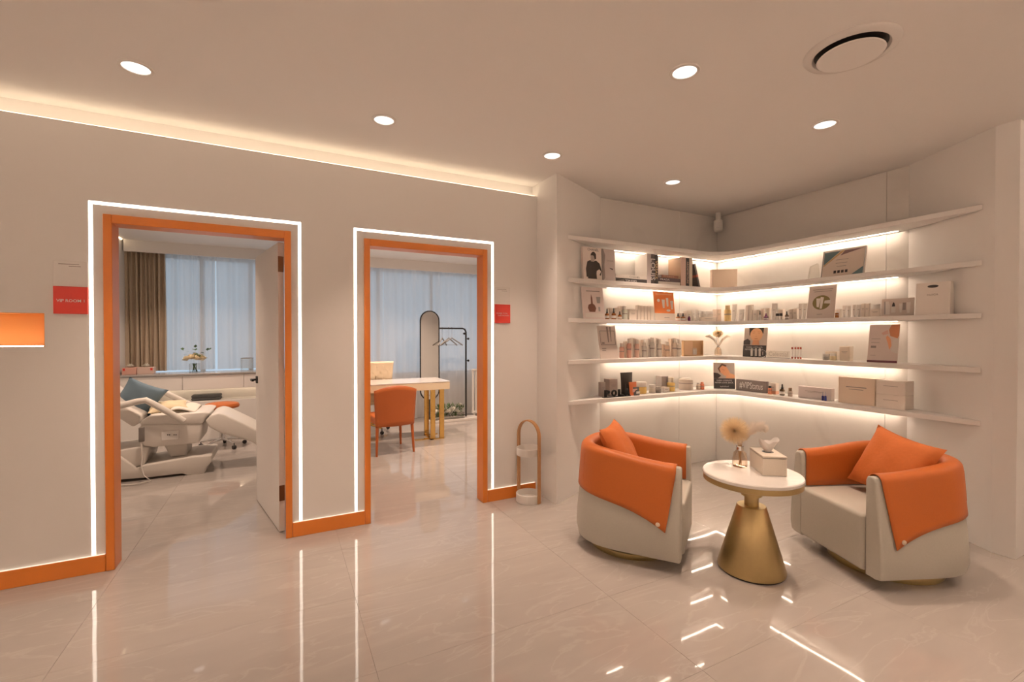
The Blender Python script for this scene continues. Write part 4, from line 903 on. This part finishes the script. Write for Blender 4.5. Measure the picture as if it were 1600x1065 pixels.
# paper bag at the shelf end, standing before the slanted wall
pa, pb = on_x(1430, 470, XS+.03), on_x(1484, 470, XS+.03)
bg = thing('paper_bag', 'white paper shopping bag with a dark oval handle hole on the middle shelf end', 'bag', (XS+.03, (pa.y+pb.y)/2, SZ[2]+.0006), R(-90)); w_ = pa.y-pb.y; h_ = on_x(1455, 441, XS+.03).z-SZ[2]
b = B(); g_ = bmesh.new(); q = [g_.verts.new(v) for v in ((-w_/2, 0, 0), (w_/2, 0, 0), (w_/2, .075, 0), (-w_/2, .075, 0), (-w_/2, .015, h_), (w_/2, .015, h_), (w_/2, .055, h_), (-w_/2, .055, h_))]
for f in ((0, 1, 2, 3), (0, 1, 5, 4), (1, 2, 6, 5), (2, 3, 7, 6), (3, 0, 4, 7)): g_.faces.new([q[i] for i in f])
merge(b, g_); fin('bag_body', b, mat('bag_paper', (.86, .81, .76), .5), bg)
Mb = Matrix.Rotation(-math.atan2(.015, h_), 4, 'X')
b = B(); prism(b, [((u-.5)*w_, v*h_) for u, v in ell(.5, .88, .16, .045, 24)], -.0012, -.0004, 0, 1, XZ); fin('handle_hole', b, DARKC, bg, None, Mb)
text('lettering', 'HoliGA', GREYINK, bg, width=w_*.32, loc=Mb @ Vector((0, -.0012, h_*.62)), M=Mb)
# fourth shelf
poster('L', 4, 939, 967, 509, .235, 'grey line drawing card at the left end of the fourth shelf', (.66, .58, .53), [('print_line', INK, rect(.1, .42, .92, .43)), ('print_line', INK, rect(.1, .84, .92, .85)), ('print_line', INK, rect(.1, .43, .115, .84)), ('print_line', INK, rect(.9, .43, .915, .84)), ('print_tools', GREYINK, [(.50, .5), (.56, .5), (.58, .98), (.48, .98)]), ('print_tools', GREYINK, [(.66, .52), (.70, .52), (.74, .97), (.66, .97)]), ('print_logo', GREYINK, rect(.15, .45, .3, .5)), ('print_text', GREYINK, rect(.12, .3, .35, .32)), ('print_text', GREYINK, rect(.12, .24, .32, .26))], 11)
cols4 = [(.74, .42, .32), (.78, .68, .58), (.72, .40, .32), (.80, .72, .64), (.78, .52, .42), (.76, .68, .60), (.62, .58, .54), (.78, .72, .66), (.60, .56, .52), (.76, .70, .63), (.70, .64, .58), (.78, .60, .46), (.72, .52, .38), (.74, .60, .48), (.66, .54, .44), (.78, .72, .64)]
cn4 = ['coral', 'cream', 'salmon', 'white', 'peach', 'ivory', 'grey', 'off-white', 'dark grey', 'bone', 'stone', 'apricot', 'tan', 'sand', 'mushroom', 'milky']
x_ = 971.0
for k in range(16):
    w4 = (6.2, 5.4, 5.8, 6.4)[k % 4]; yt = (536, 533, 529, 528, 530, 531, 535, 529, 527, 528, 530, 538, 534, 529, 528, 530)[k]
    l4 = '%s skincare %s, number %d from the left on the fourth shelf' % (cn4[k], 'bottle' if k % 2 == 0 or k == 15 else 'carton', k+1)
    if k % 2 == 0 or k == 15: bottle('L', 4, x_, x_+w4-.5, yt, .20, l4, cols4[k], (.76, .70, .63))
    else: carton('L', 4, x_, x_+w4-.5, yt, .17, l4, cols4[k], prt=True)
    x_ += w4
o, w_, h_ = place('ampoule_box', 'open tan gift box with white ampoules on the fourth shelf', 'box', None, 'L', 4, 1069, 1099, 532, .17)
tanm = cardmat((.62, .40, .22)); d_ = .035
for nm, q in (('back_panel', (-w_/2, w_/2, d_-.003, d_, 0, h_)), ('side_panel', (-w_/2, -w_/2+.004, 0, d_-.003, 0, h_)), ('side_panel', (w_/2-.004, w_/2, 0, d_-.003, 0, h_)), ('tray', (-w_/2+.004, w_/2-.004, 0, d_-.003, 0, .012))): boxo(nm, tanm, o, *q)
boxo('insert', cardmat((.74, .50, .32)), o, -w_/2+.006, -.01, .006, d_-.004, .013, h_*.95)
for k in range(4):
    b = B(); lathe(b, [(.006, 0), (.006, .05), (.003, .056), (.003, .07)], 10, (.006+k*.0155, .015)); q_ = fin('ampoule', b, WHITEP, o, 40, Matrix.Translation((0, 0, .013)))
p = on_y(1122, 556, 3.40)
vz2 = thing('plume_vase', 'small amber vase with dried plumes in the corner of the fourth shelf', 'vase', (p.x, 3.40, SZ[3]+.0006))
b = B(); lathe(b, [(.034, 0), (.037, .008), (.036, .04), (.03, .07), (.018, .082), (.014, .09)], 24, cap=False); lathe(b, [(.034, .0005), (.0341, .002)], 24); fin('glass_body', b, AMBERGLASS, vz2, 40)
b = B(); lathe(b, [(.015, .086), (.017, .10), (.016, .108)], 20, cap=False); fin('neck_ring', b, CHROME, vz2, 40)
b = B(); tube(b, [(0, 0, .01), (0, 0, .2)], .002, 5); fin('stem', b, MATS['straw'], vz2)
b = B(); strand_ball(b, (-.005, 0, .235), .056, 2200, .0008, .8); fin('round_plume', b, FLUFF, vz2)['kind'] = 'stuff'
b = B()
for sgn in (-1, 1):
    pp = [Vector((sgn*.01, 0, .10)), Vector((sgn*.05, -.01*sgn, .17)), Vector((sgn*.10, -.02*sgn, .205)), Vector((sgn*.155, -.03*sgn, .205))]; plume(b, pp, 1300, .036, .0008, .5); tube(b, pp, .0015, 5)
fin('feather_plume', b, FLUFFW, vz2)['kind'] = 'stuff'
face = lambda cx, cy, rx_, ry: [('print_hair', F_, [(cx-rx_*1.12, cy-ry*.1), (cx-rx_*1.2, cy+ry*1.05), (cx+rx_*1.15, cy+ry*1.05), (cx+rx_*1.1, cy+ry*.2)]), ('print_face', mat('print_warm_skin', (.88, .52, .28), .5), [(cx+rx_*math.cos(t_)*(1 if math.sin(t_) > 0 else 1-.25*math.sin(t_)**2), min(.995, cy+ry*math.sin(t_)*(1.0 if math.sin(t_) > 0 else 1.1))) for t_ in [2*math.pi*k/22 for k in range(22)]]),
    ('print_brow', SKIN2, rect(cx-rx_*.65, cy+ry*.42, cx-rx_*.2, cy+ry*.47)), ('print_brow', SKIN2, rect(cx+rx_*.2, cy+ry*.42, cx+rx_*.65, cy+ry*.47)), ('print_eye', SKIN2, rect(cx-rx_*.6, cy+ry*.2, cx-rx_*.25, cy+ry*.23)), ('print_eye', SKIN2, rect(cx+rx_*.25, cy+ry*.2, cx+rx_*.6, cy+ry*.23)), ('print_nose', SKIN2, rect(cx-rx_*.13, cy-ry*.26, cx+rx_*.13, cy-ry*.23)), ('print_lips', SKIN2, ell(cx, cy-ry*.58, rx_*.3, ry*.05))]
poster('R', 4, 1161, 1197, 512, .20, 'card with an upright smiling face above a black text panel', (.62, .52, .45), face(.54, .76, .27, .23)+[('print_neck', SKIN, [(.38, .41), (.70, .41), (.66, .58), (.42, .58)]), ('print_shade', INK, [(0, .41), (.3, .41), (.3, .55), (.18, .62), (0, .55)]), ('print_panel', DARKC, rect(0, 0, 1, .40))], 5, texts=(('CLEAN. HYDRATE.', WINK, .5, .33, .72), ('NEVER LOOK BACK.', WINK, .5, .25, .82)))
for k, xx in enumerate((1172, 1178.5, 1184.5)):
    o, w_, h_ = place('serum_stick', ('left', 'middle', 'right')[k]+' one of three white serum sticks before the upright face card', 'stick', 'white serum sticks', 'R', 4, xx, xx+3.2, 544, .235)
    b = B(); lathe(b, [(w_/2, 0), (w_/2, h_*.8), (w_*.35, h_*.82), (w_*.35, h_)], 12, (0, w_/2)); fin('stick_body', b, WHITEP, o, 40); b = B(); lathe(b, [(w_*.52, 0), (w_*.52, h_*.12)], 12, (0, w_/2)); fin('stick_base', b, DARKC, o)
p0, _, w_, h_ = spot('R', 4, 1186.5, 1197.5, 546, .225); o = thing('round_badge_stand', 'small black round badge stand right of the white sticks', 'sign', (p0.x, p0.y, p0.z+.0006), R(-90))
b = B(); prism(b, [(u*w_, v*w_) for u, v in ell(0, .52, .5, .5, 24)], 0, .004, 0, 1, XZ); fin('disc', b, DARKC, o); b = B(); tube(b, [(q[0]*w_, -.001, q[1]*w_) for q in ell(0, .52, .48, .48, 24)], .002, 6, True); fin('rim', b, CHROME, o); lines(o, [(-.002, .002, w_*.3, w_*.75)], -.0005, WINK)
p0, _, w_, h_ = spot('R', 4, 1198, 1233, 548, .215); o = thing('acrylic_name_sign', 'clear acrylic sign with thin grey script between badge and lip sticks', 'sign', (p0.x, p0.y, p0.z+.0006), R(-90))
boxo('base_bar', GREYC, o, -w_/2, w_/2, 0, .02, 0, .006); boxo('clear_plate', GLASS, o, -w_/2, w_/2, .008, .011, .006, h_); text('lettering', 'Celestial', GREYINK, o, width=w_*.86, height=h_*.6, loc=(0, .0072, h_*.55))
for k, xx in enumerate((1235.8, 1240.8, 1245, 1249)):
    o, w_, h_ = place('lip_stick', ('first', 'second', 'third', 'fourth')[k]+' from the corner of four slim red tipped lip sticks', 'stick', 'red tipped lip sticks', 'R', 4, xx, xx+2.6, 542, .225)
    b = B(); lathe(b, [(w_/2, 0), (w_/2, h_*.16)], 12, (0, w_/2)); fin('red_base', b, mat('lip_red', (.38, .07, .04), .4), o); b = B(); lathe(b, [(w_*.42, h_*.16), (w_*.42, h_*.82)], 12, (0, w_/2)); fin('barrel', b, WHITEP, o, 40); b = B(); lathe(b, [(w_/2, h_*.82), (w_/2, h_*.96), (w_*.3, h_)], 12, (0, w_/2)); fin('red_tip', b, MATS['lip_red'], o, 40)
jar('R', 4, 1283.5, 1292.5, 553, .20, 'grey glass pot on the fourth shelf right of the lip sticks', (.52, .50, .48), (.60, .56, .52))
carton('R', 4, 1289, 1308, 549, .13, 'low cream carton behind the grey glass pot', (.78, .68, .56), depth=.06); jar('R', 4, 1295, 1304, 551.5, .20, 'gold labelled cream pot before the low carton', (.74, .62, .40), (.80, .75, .68)); carton('R', 4, 1311.5, 1327.5, 541, .18, 'tall cream carton with an open edge on the fourth shelf', (.76, .66, .54), depth=.06)
poster('R', 4, 1355, 1402, 507, .215, 'mauve poster of a shoulder and hand at the right end of the fourth shelf', (.72, .62, .58), [('print_shoulder', SKIN2, [(.72, .70), (.96, .64), (1, .72), (1, 1), (.74, 1), (.66, .86)]), ('print_arm', SKIN, [(.62, .72), (.74, .62), (.78, .44), (.72, .34), (.66, .50), (.58, .66)]), ('print_hand', mat('print_blush', (.70, .46, .40), .5), [(.42, .78), (.62, .86), (.66, .76), (.48, .72)]), ('print_dress', PALEC, [(.78, .30), (1, .24), (1, .62), (.82, .62), (.80, .46)]), ('print_text', GREYINK, rect(.1, .62, .4, .63)), ('print_text', GREYINK, rect(.1, .52, .38, .53)), ('print_text', GREYINK, rect(.1, .38, .28, .44)), ('print_text', GREYINK, rect(.1, .18, .28, .19)), ('print_footer', mat('print_wine', (.18, .06, .08), .5), rect(0, 0, 1, .055))], 8)
# lowest shelf
p0, _, w_, h_ = spot('L', 5, 944, 985, 608, .255); o = thing('letter_stand', 'black letter stand spelling POLA at the left end of the lowest shelf', 'sign', (p0.x, p0.y, p0.z+.0006), 0)
boxo('base_bar', BLACKP, o, -w_/2-.006, w_/2, -.008, .022, 0, .006)
for k, ch in enumerate('POLA'):
    tt = text('letter', ch, mat('matt_black', (.012, .011, .011), .8), o, width=w_*.2, height=h_-.008, loc=(-w_/2+w_*(.12+.255*k), -.004, .0065+(h_-.008)/2), bold=.05); tt.modifiers.new('thickness', 'SOLIDIFY').thickness = .012
carton('L', 5, 939.5, 946, 597, .17, 'grey carton behind the black letters at the shelf end', (.44, .38, .34)); carton('L', 5, 952.5, 965, 592, .17, 'grey picture carton behind the letter O', (.46, .38, .34), prt=True)
def pouch(x0, x1, yt, off, label, m, band):
    o, w_, h_ = place('foil_pouch', label, 'pouch', 'foil pouches on the lowest shelf', 'L', 5, x0, x1, yt, off)
    b = B()
    for s in (1, -1): grid(b, lambda u, v: Vector(((u-.5)*w_*(1-.06*math.sin(math.pi*v)), .02+s*.016*math.sin(math.pi*u)**.6*(1-v)**.5+.012*v, h_*v)), 12, 10)
    fin('pouch_body', b, m, o, 60); boxo('label_patch', band, o, -w_*.3, w_*.3, -.001, .002, h_*.25, h_*.5); return o
pouch(972.5, 991.5, 582, .21, 'large black foil pouch behind the letter stand', mat('black_foil', (.04, .032, .028), .3), DARKC); pouch(986, 998, 597, .25, 'orange sachet leaning before the black pouch', mat('orange_foil', (.80, .22, .08), .35), PINK); pouch(992.5, 1002, 605, .27, 'little black and white sachet before the orange one', mat('grey_foil', (.10, .095, .09), .4), PALEC)
jar('L', 5, 1001, 1014, 597, .20, 'wide glass pot with golden cream on the lowest shelf', YELLOWL, (.80, .76, .70)); jar('L', 5, 1019, 1027, 601, .20, 'small glass pot right of the golden cream', (.72, .66, .60), (.78, .74, .70)); jar('L', 5, 1028, 1035, 604, .22, 'dark grey squat pot before the tall grey carton', (.24, .21, .19), (.40, .36, .33))
carton('L', 5, 1034, 1044.5, 587.5, .13, 'tall grey carton in the middle of the lowest left shelf', (.34, .30, .28)); carton('L', 5, 1037, 1046.5, 605, .21, 'little white carton before the tall grey carton', (.80, .74, .68)); bottle('L', 5, 1048.5, 1057.5, 590, .19, 'clear bottle with golden liquid on the lowest shelf', YELLOWL, (.80, .72, .58), capf=.35)
bottle('L', 5, 1072.5, 1087.5, 591, .18, 'wide white canister with grey print on the lowest shelf', (.62, .54, .47), (.80, .75, .69), capf=.06); bottle('L', 5, 1091.5, 1096, 598, .20, 'tiny clear bottle left of the coral vial', (.80, .70, .58)); bottle('L', 5, 1097.5, 1102, 597, .22, 'coral red vial near the corner of the lowest shelf', (.78, .24, .12), (.74, .30, .18))
o = poster('L', 5, 1115, 1148, 566, .16, 'card with a reclining face above a black text panel in the lowest corner', (.52, .45, .40), [('print_hair', mat('print_hairbrown', (.16, .09, .06), .5), [(.2, .78), (.4, .98), (.62, .90), (.5, .7), (.3, .62)]), ('print_face', SKIN, [(.28, .78), (.42, .90), (.62, .84), (.78, .62), (.70, .50), (.52, .50), (.34, .62)]), ('print_shoulder', SKIN, [(.62, .52), (.78, .60), (1, .54), (1, .40), (.55, .40)]), ('print_brow', SKIN2, [(.40, .74), (.52, .70), (.53, .72), (.41, .76)]), ('print_cloth', INK, [(0, .40), (.2, .40), (.36, .50), (.2, .60), (0, .62)]), ('print_panel', DARKC, rect(0, 0, 1, .395))], 4, texts=(('CLEAN. HYDRATE.', WINK, .5, .32, .74), ('NEVER LOOK BACK.', WINK, .5, .235, .88), ('hydrafacial', WINK, .5, .08, .4)), at_=((4.228, 3.305, SZ[4]+.0006), R(-35), .215, .275))
o, w_, h_ = place('hashtag_block', 'grey block sign reading #VIPStatus on the lowest shelf', 'sign', None, 'R', 5, 1150, 1198, 594, .18)
boxo('block', mat('block_grey', (.24, .20, .19), .5), o, -w_/2, w_/2, 0, .03, 0, h_, .001, 1); text('lettering', '#VIPStatus', WINK, o, width=w_*.76, height=h_*.62, loc=(0, -.0006, h_*.5))
bottle('R', 5, 1198.5, 1204, 603, .215, 'coral bottle with black cap beside the hashtag block', (.80, .32, .18), (.03, .025, .025)); carton('R', 5, 1203, 1212, 598, .17, 'white carton with coral foot right of the hashtag block', (.80, .73, .66), band=(.82, .46, .32))
dropper('R', 5, 1216.5, 1223.5, 600, .20, 'dark brown square shouldered bottle on the lowest right shelf', mat('dark_bottle', (.09, .05, .025), .15)); bottle('R', 5, 1229.5, 1236, 606, .20, 'small clear bottle with bronze cap right of the dark brown bottle', (.62, .50, .42), (.30, .18, .10), capf=.35)
carton('R', 5, 1247, 1299, 605, .17, 'long lilac grey box behind the two blue vials', (.72, .65, .64), depth=.05, name='gift_box')
for k, xx in enumerate((1283, 1287.3)):
    o, w_, h_ = place('blue_vial', ('left', 'right')[k]+' one of two blue vials before the long lilac box', 'vial', 'blue vials', 'R', 5, xx, xx+3.4, 612, .215)
    b = B(); lathe(b, [(w_/2, 0), (w_/2, h_*.5), (w_*.25, h_*.56)], 12, (0, w_/2)); fin('vial_body', b, mat('blue_glass', (.03, .04, .22), .15), o, 40); b = B(); lathe(b, [(w_*.16, h_*.56), (w_*.12, h_)], 10, (0, w_/2)); fin('vial_tip', b, mat('pale_blue', (.45, .45, .6), .3), o, 40)
carton('R', 5, 1310, 1367, 590, .19, 'large beige gift box on the lowest right shelf', (.84, .70, .57), depth=.09, name='gift_box')
p0, _, w_, h_ = spot('R', 5, 1369, 1415, 595, .22)
for k, l in enumerate(('lower of two stacked white gift boxes at the right end of the lowest shelf', 'upper of two stacked white gift boxes at the right end of the lowest shelf')):
    o = thing('gift_box', l, 'box', (p0.x, p0.y, p0.z+.0006+k*(h_/2+.0006)), R(-90), 'stacked white gift boxes')
    boxo('box_body', cardmat((.86, .79, .72)), o, -w_/2, w_/2, 0, .13, 0, h_/2, .002, 1); lines(o, [(-w_*.25, w_*.25, h_*.3, h_*.312)], -.0002, GREYINK)
